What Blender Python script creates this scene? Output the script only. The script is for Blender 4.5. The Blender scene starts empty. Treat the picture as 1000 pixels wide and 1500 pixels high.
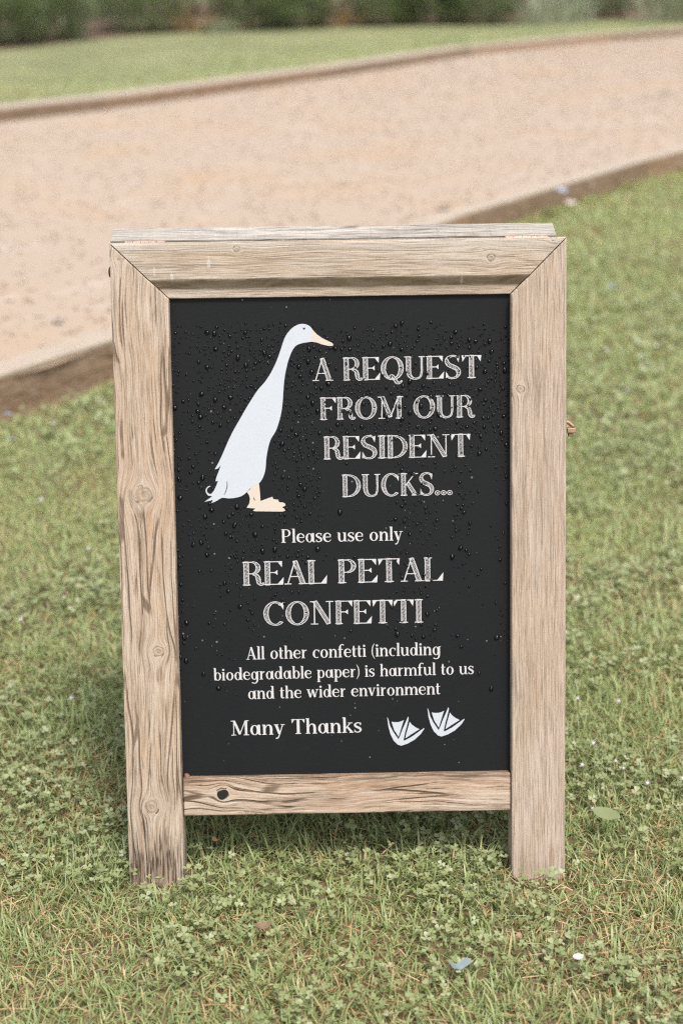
import bpy, bmesh, math, random
import numpy as np
from mathutils import Vector, Matrix
from mathutils.geometry import tessellate_polygon

random.seed(7)
rng = np.random.default_rng(11)
R = math.radians
SC = bpy.context.scene
COL = SC.collection

# ------------------------------------------------------------------ camera, sky, sun, exposure
RW = np.array([[0.999845, -0.013494, -0.011328], [-0.01547, -0.364752, -0.930976], [0.00843, 0.931007, -0.364904]])
CAM = np.array([-0.01774, -1.69722, 1.22447])
cd = bpy.data.cameras.new('camera')
cam = bpy.data.objects.new('camera', cd)
COL.objects.link(cam)
M = Matrix.Identity(4)
for i in range(3):
    M[i][0] = RW[0][i]; M[i][1] = -RW[1][i]; M[i][2] = -RW[2][i]; M[i][3] = CAM[i]
cam.matrix_world = M
cd.sensor_fit = 'VERTICAL'
cd.sensor_width = 24.0
cd.sensor_height = 36.0
cd.lens = 50.0
cd.clip_start = 0.05
cd.clip_end = 600.0
cd.dof.use_dof = True
cd.dof.focus_distance = 1.99
cd.dof.aperture_fstop = 3.0
SC.camera = cam

SUN_EL, SUN_AZ = R(66), R(150)          # azimuth clockwise from +Y: the sun stands behind the camera to the right
sun_dir = Vector((math.sin(SUN_AZ) * math.cos(SUN_EL), math.cos(SUN_AZ) * math.cos(SUN_EL), math.sin(SUN_EL)))
w = bpy.data.worlds.new('World')
SC.world = w
w.use_nodes = True
wn, wl = w.node_tree.nodes, w.node_tree.links
bg = wn['Background']
sky = wn.new('ShaderNodeTexSky')
sky.sky_type = 'NISHITA'
sky.sun_disc = False
sky.sun_elevation = SUN_EL
sky.sun_rotation = SUN_AZ
sky.air_density = 1.0
sky.dust_density = 4.0
sky.ozone_density = 1.0
hs = wn.new('ShaderNodeHueSaturation')
hs.inputs['Saturation'].default_value = 0.45      # high thin cloud
wl.new(sky.outputs[0], hs.inputs['Color'])
wl.new(hs.outputs[0], bg.inputs['Color'])
bg.inputs['Strength'].default_value = 0.15
sl = bpy.data.lights.new('sun', 'SUN')
sl.energy = 1.8
sl.angle = R(10)
sl.color = (1.0, 0.95, 0.88)
so = bpy.data.objects.new('sun', sl)
COL.objects.link(so)
so.rotation_euler = sun_dir.to_track_quat('Z', 'Y').to_euler()
SC.cycles.use_denoising = False
SC.cycles.use_adaptive_sampling = False
SC.cycles.sampling_pattern = 'BLUE_NOISE'
SC.cycles.filter_width = 1.25
SC.cycles.max_bounces = 8
SC.view_settings.view_transform = 'Standard'
SC.view_settings.look = 'None'
SC.view_settings.gamma = 1.0
SC.view_settings.exposure = 0.6

ZL = -0.010         # soil level of the near lawn; the legs sink through the sward to it

# ------------------------------------------------------------------ helpers
def tag(o, label=None, cat=None, group=None, kind=None):
    if label: o['label'] = label
    if cat: o['category'] = cat
    if group: o['group'] = group
    if kind: o['kind'] = kind
    return o

def empty(name, loc=(0, 0, 0)):
    o = bpy.data.objects.new(name, None)
    o.empty_display_size = 0.05
    o.location = loc
    COL.objects.link(o)
    return o

def link(name, me, mat, parent=None, mw=None):
    o = bpy.data.objects.new(name, me)
    if mat is not None: me.materials.append(mat)
    COL.objects.link(o)
    if parent is not None: o.parent = parent
    if mw is not None: o.matrix_local = mw
    return o

def from_bm(name, bm, mat, parent=None, mw=None, smooth=False):
    me = bpy.data.meshes.new(name)
    bm.normal_update()
    bm.to_mesh(me); bm.free()
    if smooth:
        for p in me.polygons: p.use_smooth = True
    return link(name, me, mat, parent, mw)

def tri_mesh(name, v, f, attrs=None, smooth=True):
    """mesh from numpy vertices (n,3) and triangles (m,3)"""
    me = bpy.data.meshes.new(name)
    v = np.ascontiguousarray(v, dtype=np.float32); f = np.ascontiguousarray(f, dtype=np.int32)
    me.vertices.add(len(v)); me.vertices.foreach_set('co', v.ravel())
    me.loops.add(f.size); me.loops.foreach_set('vertex_index', f.ravel())
    me.polygons.add(len(f))
    me.polygons.foreach_set('loop_start', np.arange(0, f.size, 3, dtype=np.int32))
    me.update(calc_edges=True)
    me.polygons.foreach_set('use_smooth', np.full(len(f), smooth))
    for k, a in (attrs or {}).items():
        at = me.attributes.new(k, 'FLOAT', 'POINT')
        at.data.foreach_set('value', np.ascontiguousarray(a, dtype=np.float32))
    me.validate()
    return me

def prism_bm(outline, y0, y1, bevel=0.0, seg=2):
    """outline in x,z (counter-clockwise seen from -y), extruded from y0 to y1"""
    bm = bmesh.new()
    a = [bm.verts.new((x, y0, z)) for x, z in outline]
    b = [bm.verts.new((x, y1, z)) for x, z in outline]
    bm.faces.new(a)
    bm.faces.new(b[::-1])
    n = len(a)
    for i in range(n):
        j = (i + 1) % n
        bm.faces.new((a[j], a[i], b[i], b[j]))
    bmesh.ops.recalc_face_normals(bm, faces=bm.faces[:])
    if bevel:
        bmesh.ops.bevel(bm, geom=bm.edges[:], offset=bevel, segments=seg, profile=0.6, affect='EDGES')
    return bm

def rect(x0, x1, z0, z1): return [(x0, z0), (x1, z0), (x1, z1), (x0, z1)]

def box_bm(x0, x1, y0, y1, z0, z1, bevel=0.0, seg=2): return prism_bm(rect(x0, x1, z0, z1), y0, y1, bevel, seg)

def tube_bm(bm, pts, rad, n=8):
    rings = []
    for i, p in enumerate(pts):
        p = Vector(p)
        d = (Vector(pts[min(i + 1, len(pts) - 1)]) - Vector(pts[max(i - 1, 0)])).normalized()
        u = d.orthogonal().normalized(); v = d.cross(u)
        r = rad[i] if isinstance(rad, (list, tuple)) else rad
        rings.append([bm.verts.new(p + r * (math.cos(2 * math.pi * k / n) * u + math.sin(2 * math.pi * k / n) * v)) for k in range(n)])
    for a, b in zip(rings, rings[1:]):
        for k in range(n):
            bm.faces.new((a[k], a[(k + 1) % n], b[(k + 1) % n], b[k]))
    bm.faces.new(rings[0][::-1]); bm.faces.new(rings[-1])
    return bm

_perm = rng.random((64, 64))
def vnoise(x, y, s):
    """smooth value noise 0..1 with cell size s"""
    x = np.asarray(x) / s; y = np.asarray(y) / s
    xi = np.floor(x).astype(int); yi = np.floor(y).astype(int)
    fx = x - xi; fy = y - yi
    fx = fx * fx * (3 - 2 * fx); fy = fy * fy * (3 - 2 * fy)
    g = lambda a, b: _perm[a % 64, b % 64]
    return (g(xi, yi) * (1 - fx) + g(xi + 1, yi) * fx) * (1 - fy) + (g(xi, yi + 1) * (1 - fx) + g(xi + 1, yi + 1) * fx) * fy

def catmull(pts, n=12):
    pts = np.array(pts, float)
    P = np.vstack([2 * pts[0] - pts[1], pts, 2 * pts[-1] - pts[-2]])
    out = []
    for i in range(1, len(P) - 2):
        for k in range(n):
            t = k / n
            out.append(0.5 * (2 * P[i] + (P[i + 1] - P[i - 1]) * t + (2 * P[i - 1] - 5 * P[i] + 4 * P[i + 1] - P[i + 2]) * t * t + (3 * P[i] - P[i - 1] - 3 * P[i + 1] + P[i + 2]) * t ** 3))
    out.append(pts[-1])
    return np.array(out)

# ------------------------------------------------------------------ materials
class N:
    """small node-graph writer"""
    def __init__(s, name):
        s.m = bpy.data.materials.new(name); s.m.use_nodes = True
        s.t = s.m.node_tree; s.n = s.t.nodes; s.l = s.t.links
        s.b = s.n['Principled BSDF']; s.out = s.n['Material Output']
    def put(s, sock, v):
        if isinstance(v, bpy.types.NodeSocket): s.l.new(v, sock)
        elif isinstance(v, (tuple, list)) and len(v) == 3 and len(sock.default_value) == 4: sock.default_value = (*v, 1)
        else: sock.default_value = v
    def math(s, op, a, b=0.0, c=None, clamp=False):
        n = s.n.new('ShaderNodeMath'); n.operation = op; n.use_clamp = clamp
        s.put(n.inputs[0], a); s.put(n.inputs[1], b)
        if c is not None: s.put(n.inputs[2], c)
        return n.outputs[0]
    def vec(s, op, a, b=(0, 0, 0)):
        n = s.n.new('ShaderNodeVectorMath'); n.operation = op
        s.put(n.inputs[0], a); s.put(n.inputs[1], b)
        return n.outputs['Value'] if op in ('LENGTH', 'DOT_PRODUCT') else n.outputs[0]
    def coord(s, what='Object'):
        return s.n.new('ShaderNodeTexCoord').outputs[what]
    def sep(s, v):
        n = s.n.new('ShaderNodeSeparateXYZ'); s.put(n.inputs[0], v); return n.outputs
    def comb(s, x, y, z):
        n = s.n.new('ShaderNodeCombineXYZ')
        for i, a in enumerate((x, y, z)): s.put(n.inputs[i], a)
        return n.outputs[0]
    def noise(s, v, scale, detail=4, rough=0.55, dist=0.0, col=False):
        n = s.n.new('ShaderNodeTexNoise')
        if v is not None: s.put(n.inputs['Vector'], v)
        s.put(n.inputs['Scale'], scale); s.put(n.inputs['Detail'], detail); s.put(n.inputs['Roughness'], rough); s.put(n.inputs['Distortion'], dist)
        return n.outputs['Color' if col else 'Fac']
    def voro(s, v, scale, feature='F1'):
        n = s.n.new('ShaderNodeTexVoronoi'); n.feature = feature
        if v is not None: s.put(n.inputs['Vector'], v)
        s.put(n.inputs['Scale'], scale)
        return n.outputs
    def ramp(s, f, stops, interp='LINEAR'):
        n = s.n.new('ShaderNodeValToRGB'); s.put(n.inputs[0], f)
        e = n.color_ramp.elements; n.color_ramp.interpolation = interp
        while len(e) < len(stops): e.new(0.5)
        for k, (p, c) in zip(e, stops):
            k.position = p
            k.color = (c, c, c, 1) if not isinstance(c, (tuple, list)) else (*c, 1)
        return n.outputs[0]
    def smooth(s, f, a, b):
        n = s.n.new('ShaderNodeMapRange'); n.interpolation_type = 'SMOOTHSTEP'
        s.put(n.inputs[0], f); n.inputs[1].default_value = a; n.inputs[2].default_value = b
        return n.outputs[0]
    def mix(s, f, a, b, mode='MIX'):
        n = s.n.new('ShaderNodeMix'); n.data_type = 'RGBA'; n.blend_type = mode
        s.put(n.inputs[0], f); s.put(n.inputs[6], a); s.put(n.inputs[7], b)
        return n.outputs[2]
    def bump(s, h, strength, dist):
        n = s.n.new('ShaderNodeBump'); s.put(n.inputs['Height'], h)
        n.inputs['Strength'].default_value = strength; n.inputs['Distance'].default_value = dist
        s.l.new(n.outputs[0], s.b.inputs['Normal']); return n.outputs[0]
    def set(s, **k):
        for a, v in k.items(): s.put(s.b.inputs[a.replace('_', ' ')], v)
        return s
    def attr(s, name):
        n = s.n.new('ShaderNodeAttribute'); n.attribute_name = name; return n.outputs['Fac']
    def translucent(s, col, f):
        t = s.n.new('ShaderNodeBsdfTranslucent'); s.put(t.inputs[0], col)
        mx = s.n.new('ShaderNodeMixShader'); mx.inputs[0].default_value = f
        s.l.new(s.b.outputs[0], mx.inputs[1]); s.l.new(t.outputs[0], mx.inputs[2]); s.l.new(mx.outputs[0], s.out.inputs[0])

def plain(name, col, rough=0.6, metal=0.0, var=0.15, scale=60):
    k = N(name)
    f = k.noise(k.coord(), scale, 4)
    k.set(Base_Color=k.mix(f, tuple(c * (1 - var) for c in col), tuple(min(1, c * (1 + var)) for c in col)), Roughness=rough, Metallic=metal)
    return k.m

def wood(name, axis='z', knots=(), seed=0.0, base=(0.49, 0.36, 0.25), grey=(0.54, 0.44, 0.35), dark=(0.16, 0.095, 0.055),
         cracks=0.5, fine=1.0, orange=0.0, top=None, stain_shade=None, topgrey=0.0, coarse=1.0):
    """weathered softwood. axis = grain direction in the board's own space; knots = (across, along, radius, darkness)"""
    k = N(name)
    o = k.sep(k.coord())
    x, y, z = o[0], o[1], o[2]
    a, l = (x, z) if axis == 'z' else (z, x)          # across, along
    af = k.math('ADD', a, k.math('MULTIPLY', y, 0.9))
    ac = af
    kmask = None; kdark = None; halo = None
    for (ka, kl, kr, kd) in knots:
        da = k.math('SUBTRACT', a, ka); dl = k.math('MULTIPLY', k.math('SUBTRACT', l, kl), 0.95)
        wob = k.math('MULTIPLY', k.math('SUBTRACT', k.noise(k.comb(a, l, seed), 90, 3), 0.5), kr * 0.8)
        d0 = k.math('SQRT', k.math('ADD', k.math('MULTIPLY', da, da), k.math('MULTIPLY', dl, dl)))
        d = k.math('ADD', d0, wob)
        d2 = k.math('MAXIMUM', k.math('MULTIPLY', d0, d0), kr * kr * 0.8)
        R2 = (kr * 1.25) ** 2
        # streamlines round the knot bend the grain
        ac = k.math('SUBTRACT', ac, k.math('MULTIPLY', da, k.math('DIVIDE', R2, k.math('ADD', d2, R2 * 0.25))))
        ring = k.math('MULTIPLY', k.math('SUBTRACT', 1.0, k.smooth(k.math('ABSOLUTE', k.math('SUBTRACT', d, kr)), kr * 0.02, kr * 0.13)), kd)
        angm = k.smooth(k.noise(k.comb(k.math('DIVIDE', da, kr), k.math('DIVIDE', dl, kr), seed + 17), 0.9, 2), 0.46, 0.60)
        ring = k.math('MULTIPLY', ring, k.math('ADD', 0.0, k.math('MULTIPLY', angm, 0.9)))
        ins = k.math('SUBTRACT', 1.0, k.smooth(d, kr * 0.8, kr * 1.0))
        hal = k.math('SUBTRACT', 1.0, k.smooth(d, kr * 0.9, kr * 2.4))
        rr = k.math('ADD', 0.5, k.math('MULTIPLY', k.math('SINE', k.math('MULTIPLY', d, 9.0 / kr)), 0.5))
        kd_ = k.math('MAXIMUM', ring, k.math('MULTIPLY', k.math('MULTIPLY', ins, rr), 0.25 * kd))
        kmask = ins if kmask is None else k.math('MAXIMUM', kmask, ins)
        kdark = kd_ if kdark is None else k.math('MAXIMUM', kdark, kd_)
        halo = hal if halo is None else k.math('MAXIMUM', halo, hal)
    # slow wander of the grain
    wv = k.math('MULTIPLY', k.math('SUBTRACT', k.noise(k.comb(k.math('MULTIPLY', a, 9.0), k.math('MULTIPLY', l, 4.5), seed), 1.0, 2.5), 0.5), 0.022 * coarse)
    ac = k.math('ADD', ac, wv)
    v1 = k.comb(k.math('MULTIPLY', ac, 520.0 * fine), k.math('MULTIPLY', l, 15.0), seed)
    g1 = k.noise(v1, 1.0, 5, 0.65)                       # fine grain
    v2 = k.comb(k.math('MULTIPLY', ac, 130.0 * fine), k.math('MULTIPLY', l, 3.5), seed + 3)
    g2 = k.noise(v2, 1.0, 3, 0.5)                        # growth rings
    gl_ = k.math('SINE', k.math('ADD', k.math('MULTIPLY', ac, 2 * math.pi * 300.0 * fine), k.math('MULTIPLY', k.noise(k.comb(k.math('MULTIPLY', ac, 60.0), k.math('MULTIPLY', l, 2.0), seed + 20), 1.0, 2), 9.0)))
    gl_ = k.math('MULTIPLY', k.smooth(gl_, 0.25, 0.95), k.smooth(k.noise(k.comb(k.math('MULTIPLY', a, 40.0), k.math('MULTIPLY', l, 9.0), seed + 22), 1.0, 3), 0.38, 0.62))
    v3 = k.comb(k.math('MULTIPLY', ac, 210.0), k.math('MULTIPLY', l, 7.5), seed + 9)
    g3 = k.noise(v3, 1.0, 4, 0.6)                        # cracks and dark streaks
    v4 = k.comb(k.math('MULTIPLY', ac, 1300.0 * fine), k.math('MULTIPLY', l, 45.0), seed + 30)
    g4 = k.noise(v4, 1.0, 3, 0.7)                        # fibres
    ve = k.voro(k.comb(k.math('MULTIPLY', ac, 70.0), k.math('MULTIPLY', l, 4.2), seed + 33), 1.0, 'DISTANCE_TO_EDGE')['Distance']
    pat = k.noise(k.comb(k.math('MULTIPLY', a, 22.0), k.math('MULTIPLY', l, 5.0), seed + 5), 1.0, 4, 0.6)
    spk = k.noise(k.comb(k.math('MULTIPLY', a, 900.0), k.math('MULTIPLY', l, 300.0), seed + 2), 1.0, 2, 0.7)
    greyf = k.smooth(pat, 0.36, 0.66)
    if topgrey:
        greyf = k.math('ADD', greyf, k.math('MULTIPLY', k.smooth(z, 0.0, topgrey), 0.35), clamp=True)
    c = k.mix(greyf, base, grey)
    if orange:
        c = k.mix(k.math('MULTIPLY', k.smooth(k.noise(k.comb(k.math('MULTIPLY', ac, 45.0), k.math('MULTIPLY', l, 1.6), seed + 7), 1.0, 3), 0.54, 0.7), orange), c, (0.40, 0.22, 0.11))
    c = k.mix(k.math('MULTIPLY', k.smooth(g2, 0.46, 0.68), 0.42), c, tuple(b * 0.52 for b in base))
    c = k.mix(k.math('MULTIPLY', gl_, 0.38), c, tuple(b * 0.42 for b in base))
    c = k.mix(k.math('MULTIPLY', k.smooth(g1, 0.5, 0.64), 0.8), c, tuple(b * 0.45 for b in base))
    c = k.mix(k.math('MULTIPLY', k.smooth(g1, 0.47, 0.32), 0.6), c, (0.62, 0.555, 0.48))
    c = k.mix(k.math('MULTIPLY', k.smooth(spk, 0.56, 0.72), 0.32), c, dark)
    c = k.mix(k.math('MULTIPLY', k.smooth(g4, 0.52, 0.68), 0.55), c, tuple(b * 0.5 for b in base))
    c = k.mix(k.math('MULTIPLY', k.smooth(g4, 0.46, 0.32), 0.4), c, (0.62, 0.555, 0.48))
    split = k.math('MULTIPLY', k.math('MULTIPLY', k.math('SUBTRACT', 1.0, k.smooth(ve, 0.015, 0.06)), k.smooth(k.noise(k.comb(k.math('MULTIPLY', a, 25.0), k.math('MULTIPLY', l, 9.0), seed + 35), 1.0, 3), 0.47, 0.58)), min(1.0, cracks * 1.1))
    c = k.mix(k.math('MULTIPLY', split, 0.85), c, tuple(b * 0.6 for b in dark))
    ck = k.math('MULTIPLY', k.smooth(g3, 0.60, 0.645), k.math('MULTIPLY', k.smooth(k.noise(k.comb(k.math('MULTIPLY', a, 14.0), k.math('MULTIPLY', l, 7.0), seed + 12), 1.0, 2), 0.42, 0.56), cracks))
    c = k.mix(ck, c, dark)
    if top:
        c = k.mix(k.smooth(z, top[0], top[1]), c, k.mix(g1, (0.50, 0.425, 0.345), (0.33, 0.265, 0.20)))   # paler upper face: weathering plus light from above painted into the colour
    hgt = k.math('SUBTRACT', k.math('MULTIPLY', g1, -0.6), k.math('MULTIPLY', k.math('MAXIMUM', ck, split), 1.4))
    if kmask is not None:
        c = k.mix(k.math('MULTIPLY', halo, 0.35), c, (0.52, 0.44, 0.36))
        c = k.mix(k.math('MULTIPLY', kmask, 0.5), c, k.mix(spk, (0.33, 0.235, 0.155), (0.42, 0.33, 0.24)))
        c = k.mix(k.math('MULTIPLY', kdark, 0.8), c, (0.10, 0.06, 0.04))
        hgt = k.math('SUBTRACT', hgt, k.math('MULTIPLY', kdark, 1.5))
    if stain_shade:
        for (sa, sl_, ra, rl, amt, colr) in stain_shade:        # ragged weather stains, also the top rail's painted shade and highlight
            da = k.math('DIVIDE', k.math('SUBTRACT', a, sa), ra); dl = k.math('DIVIDE', k.math('SUBTRACT', l, sl_), rl)
            d = k.math('SQRT', k.math('ADD', k.math('MULTIPLY', da, da), k.math('MULTIPLY', dl, dl)))
            d = k.math('ADD', d, k.math('MULTIPLY', k.math('SUBTRACT', k.noise(k.comb(k.math('MULTIPLY', ac, 260.0), k.math('MULTIPLY', l, 9.0), seed + 4), 1.0, 5, 0.7), 0.5), 2.6))
            stk = k.math('ADD', 0.25, k.math('MULTIPLY', k.smooth(k.noise(k.comb(k.math('MULTIPLY', ac, 330.0), k.math('MULTIPLY', l, 16.0), seed + 41), 1.0, 4, 0.7), 0.44, 0.58), 0.75)) if colr[0] < 0.4 and rl < 1 else 1.0
            c = k.mix(k.math('MULTIPLY', k.math('MULTIPLY', k.math('SUBTRACT', 1.0, k.smooth(d, 0.45, 1.0)), amt), stk), c, colr)
    k.set(Base_Color=c, Roughness=0.75)
    k.b.inputs['Specular IOR Level'].default_value = 0.25
    k.bump(hgt, 0.8, 0.0016)
    return k.m

# ------------------------------------------------------------------ ground, lawns, path
NEAR = catmull([(-4.2, -1.8), (-2.3, 0.5), (-0.95, 2.18), (-0.66, 2.59), (0.25, 4.25), (1.0, 5.42), (1.54, 6.2), (2.13, 6.98), (5.0, 10.6), (9.0, 15.5)], 10)
FAR = catmull([(-9.0, 1.2), (-5.0, 6.0), (-2.38, 9.05), (-1.28, 10.56), (0.17, 12.96), (2.32, 16.6), (5.06, 19.34), (9.5, 23.5), (14.0, 27.5)], 10)
BED = catmull([(-16.0, 10.0), (-8.0, 13.2), (-4.2, 15.6), (-3.0, 18.3), (-2.1, 19.8), (-0.3, 20.9), (1.6, 21.6), (3.4, 21.9), (5.6, 22.3), (9.0, 25.6), (13.0, 30.0)], 8)
Z_PATH, Z_FAR, H_NEAR = 0.095, 0.19, 0.115

def side(line, x, y):
    """signed distance-like value: >0 on the far (left/up) side of a polyline running to +x,+y"""
    x = np.asarray(x, float); y = np.asarray(y, float)
    best = np.full(x.shape, 1e9); sg = np.zeros(x.shape)
    for a, b in zip(line[:-1], line[1:]):
        d = b - a; L2 = d @ d
        t = np.clip(((x - a[0]) * d[0] + (y - a[1]) * d[1]) / L2, 0, 1)
        px, py = a[0] + t * d[0], a[1] + t * d[1]
        dist = np.hypot(x - px, y - py)
        s = np.sign(d[0] * (y - a[1]) - d[1] * (x - a[0]))
        m = dist < best - 1e-12
        best = np.where(m, dist, best); sg = np.where(m, s, sg)
    return best * sg

def strip_sheet(name, A, B, za, zb, nx, mat):
    """sheet between polyline A and polyline B (resampled to the same count)"""
    def res(L, n):
        s = np.r_[0, np.cumsum(np.hypot(*np.diff(L, axis=0).T))]
        q = np.linspace(0, s[-1], n)
        return np.c_[np.interp(q, s, L[:, 0]), np.interp(q, s, L[:, 1])]
    n = 90
    a, b = res(A, n), res(B, n)
    V = []; F = []
    for i in range(n):
        for j in range(nx + 1):
            t = j / nx
            p = a[i] * (1 - t) + b[i] * t
            V.append((p[0], p[1], za * (1 - t) + zb * t))
    for i in range(n - 1):
        for j in range(nx):
            q = i * (nx + 1) + j
            F += [(q, q + nx + 1, q + nx + 2), (q, q + nx + 2, q + 1)]
    me = tri_mesh(name, np.array(V), np.array(F))
    o = link(name, me, mat)
    return tag(o, kind='structure')

# materials of the ground
k = N('soil_under_grass')
p = k.coord()
c = k.mix(k.noise(p, 9, 5), (0.11, 0.08, 0.045), (0.21, 0.155, 0.08))
c = k.mix(k.smooth(k.noise(p, 2.2, 3), 0.5, 0.7), c, (0.17, 0.10, 0.055))
c = k.mix(k.smooth(k.noise(p, 160, 3), 0.52, 0.7), c, (0.24, 0.17, 0.09))
far_ = k.smooth(k.vec('LENGTH', p), 6.0, 9.5)          # unbroken sward further off
c = k.mix(far_, c, k.mix(k.noise(p, 5, 5, 0.65), (0.18, 0.20, 0.08), (0.29, 0.29, 0.135)))
k.set(Base_Color=c, Roughness=0.95); k.bump(k.noise(p, 120, 4), 0.7, 0.01)
M_SOIL = k.m

k = N('far_lawn_turf')
p = k.coord()
c = k.mix(k.smooth(k.noise(p, 0.9, 5, 0.65), 0.35, 0.65), (0.17, 0.185, 0.075), (0.27, 0.265, 0.125))
c = k.mix(k.smooth(k.noise(p, 14, 4), 0.45, 0.7), c, (0.30, 0.295, 0.155))
c = k.mix(k.smooth(k.noise(p, 70, 3), 0.5, 0.75), c, (0.14, 0.165, 0.075))
k.set(Base_Color=c, Roughness=0.9); k.bump(k.noise(p, 90, 4), 0.8, 0.02)
M_TURF = k.m

k = N('pink_gravel')
p = k.coord()
vo = k.voro(p, 85)
c = k.mix(vo['Color'], (0.355, 0.28, 0.213), (0.41, 0.33, 0.258))
c = k.mix(k.smooth(k.noise(p, 1.1, 4, 0.6), 0.44, 0.72), c, (0.405, 0.29, 0.195))
c = k.mix(k.math('MULTIPLY', k.smooth(k.noise(p, 3.7, 4, 0.65), 0.55, 0.75), 0.6), c, (0.49, 0.425, 0.38))
c = k.mix(k.math('MULTIPLY', k.smooth(k.noise(p, 25, 3), 0.58, 0.75), 0.5), c, (0.34, 0.22, 0.14))
k.set(Base_Color=c, Roughness=0.9); k.bump(vo['Distance'], 0.15, 0.004)
M_GRAVEL = k.m

k = N('flower_bed_soil')
p = k.coord()
c = k.mix(k.noise(p, 3, 5), (0.10, 0.06, 0.038), (0.24, 0.145, 0.095))
c = k.mix(k.smooth(k.noise(p, 30, 4), 0.5, 0.7), c, (0.07, 0.04, 0.025))
k.set(Base_Color=c, Roughness=0.95); k.bump(k.noise(p, 25, 5), 1.0, 0.05)
M_BED = k.m

# one big ground sheet to the horizon
bm = bmesh.new()
bmesh.ops.create_grid(bm, x_segments=8, y_segments=8, size=260)
o = from_bm('ground', bm, M_TURF); o.location = (0, 120, -0.06); tag(o, kind='structure')
rightside = np.array([(4.5, -6.0), (6.5, -2.0), (9.0, 4.0), (12.0, 9.0), (18.0, 15.5)])
leftnear = np.vstack([np.array([(-9.0, -7.0)]), NEAR])
strip_sheet('lawn', catmull(rightside, 4), leftnear + np.array([-0.04, 0.04]), ZL, ZL, 24, M_SOIL)
strip_sheet('gravel_path', NEAR + np.array([-0.05, 0.03]), FAR + np.array([0.03, -0.03]), Z_PATH, Z_PATH + 0.02, 24, M_GRAVEL)
strip_sheet('far_lawn', FAR + np.array([-0.12, 0.10]), BED, Z_FAR, Z_FAR + 0.03, 24, M_TURF)
strip_sheet('flower_bed', BED + np.array([0.03, -0.06]), BED + np.array([-3.0, 9.0]), Z_FAR + 0.036, Z_FAR + 0.12, 12, M_BED)

# ------------------------------------------------------------------ timber edging, one thing per board
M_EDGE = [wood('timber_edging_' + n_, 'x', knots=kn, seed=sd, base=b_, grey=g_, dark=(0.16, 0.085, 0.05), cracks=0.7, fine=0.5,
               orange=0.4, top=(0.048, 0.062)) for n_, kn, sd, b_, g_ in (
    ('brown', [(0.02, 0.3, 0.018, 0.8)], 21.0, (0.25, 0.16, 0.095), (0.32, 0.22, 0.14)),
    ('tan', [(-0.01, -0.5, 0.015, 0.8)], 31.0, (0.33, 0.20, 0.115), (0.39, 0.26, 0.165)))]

def along(line, s):
    d = np.r_[0, np.cumsum(np.hypot(*np.diff(line, axis=0).T))]
    return np.array([np.interp(s, d, line[:, 0]), np.interp(s, d, line[:, 1])]), d[-1]

def board(a, b, z0, h, th, name, label, group, mat):
    a, b = np.array(a), np.array(b)
    d = b - a; L = np.hypot(*d)
    bm = box_bm(-L / 2 + 0.004, L / 2 - 0.004, 0.0, th, -h / 2, h / 2, 0.006, 2)
    me_o = from_bm(name, bm, mat)
    mid = (a + b) / 2
    me_o.location = (mid[0], mid[1], z0 + h / 2)
    me_o.rotation_euler = (0, R(random.uniform(-0.15, 0.15)), math.atan2(d[1], d[0]))
    tag(me_o, label, 'timber edging', group)
    return me_o

NEAR_LAB = ['timber edging board curving toward the viewer outside the left frame edge',
            'weathered timber edging board meeting the left edge of the photo beside lawn',
            'timber edging board running behind the left upright of the sign',
            'timber edging board hidden mostly behind the top of the sign',
            'timber edging board emerging right of the sign top, grey scrap against it',
            'timber edging board at the right edge of the photo between path and near lawn',
            'timber edging board continuing past the right frame edge']
cuts = [0.0, 2.6, 4.55, 6.3, 8.3, 10.35, 12.3, 15.4]
_, tot = along(NEAR, 0)
for i in range(7):
    pa, _ = along(NEAR, cuts[i] * 1.0); pb, _ = along(NEAR, min(cuts[i + 1], tot))
    if i < 0: continue
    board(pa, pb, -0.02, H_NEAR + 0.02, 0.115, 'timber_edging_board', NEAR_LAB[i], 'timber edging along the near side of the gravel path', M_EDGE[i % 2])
FAR_LAB = ['far timber edging board beyond the left frame edge', 'far timber edging board at the left edge of the photo under the lawn',
           'far timber edging board left of centre, dark notch at its end', 'far timber edging board in the middle behind the gravel',
           'far timber edging board right of centre below the dark bushes', 'far timber edging board reaching the upper right corner',
           'far timber edging board beyond the upper right corner']
s_f = np.r_[0, np.cumsum(np.hypot(*np.diff(FAR, axis=0).T))]
def s_at(x): return float(np.interp(x, FAR[:, 0], s_f))
xs = [-8.0, -3.6, -1.72, -0.05, 1.7, 3.9, 6.6, 10.5]
for i in range(7):
    pa, _ = along(FAR, s_at(xs[i])); pb, _ = along(FAR, s_at(xs[i + 1]))
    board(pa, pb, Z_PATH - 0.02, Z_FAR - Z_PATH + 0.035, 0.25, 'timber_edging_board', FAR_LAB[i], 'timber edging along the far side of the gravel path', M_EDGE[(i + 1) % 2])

# ------------------------------------------------------------------ the A-frame sign
W, H = 0.62, 0.8954
WL, WR, TP = 0.0780, 0.0760, 0.0755
RB0, RB1 = 0.0925, 0.1475          # bottom rail, lower and upper edge
T = 0.045
LEAN = R(15)
REC = 0.016                         # panel face behind the frame face
FR = Matrix.Rotation(-LEAN, 4, 'X')
sign = empty('a_frame_sign', (0, 0, 0))
tag(sign, 'wooden A-frame sign with black board, white duck and lettering standing on the grass', 'sign')
PIV = FR @ Vector((0, T, H))
BKM = Matrix.Translation(PIV + Vector((-0.006, 0.009, 0.0045))) @ Matrix.Rotation(LEAN, 4, 'X')   # back frame hangs from the hinge line

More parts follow.
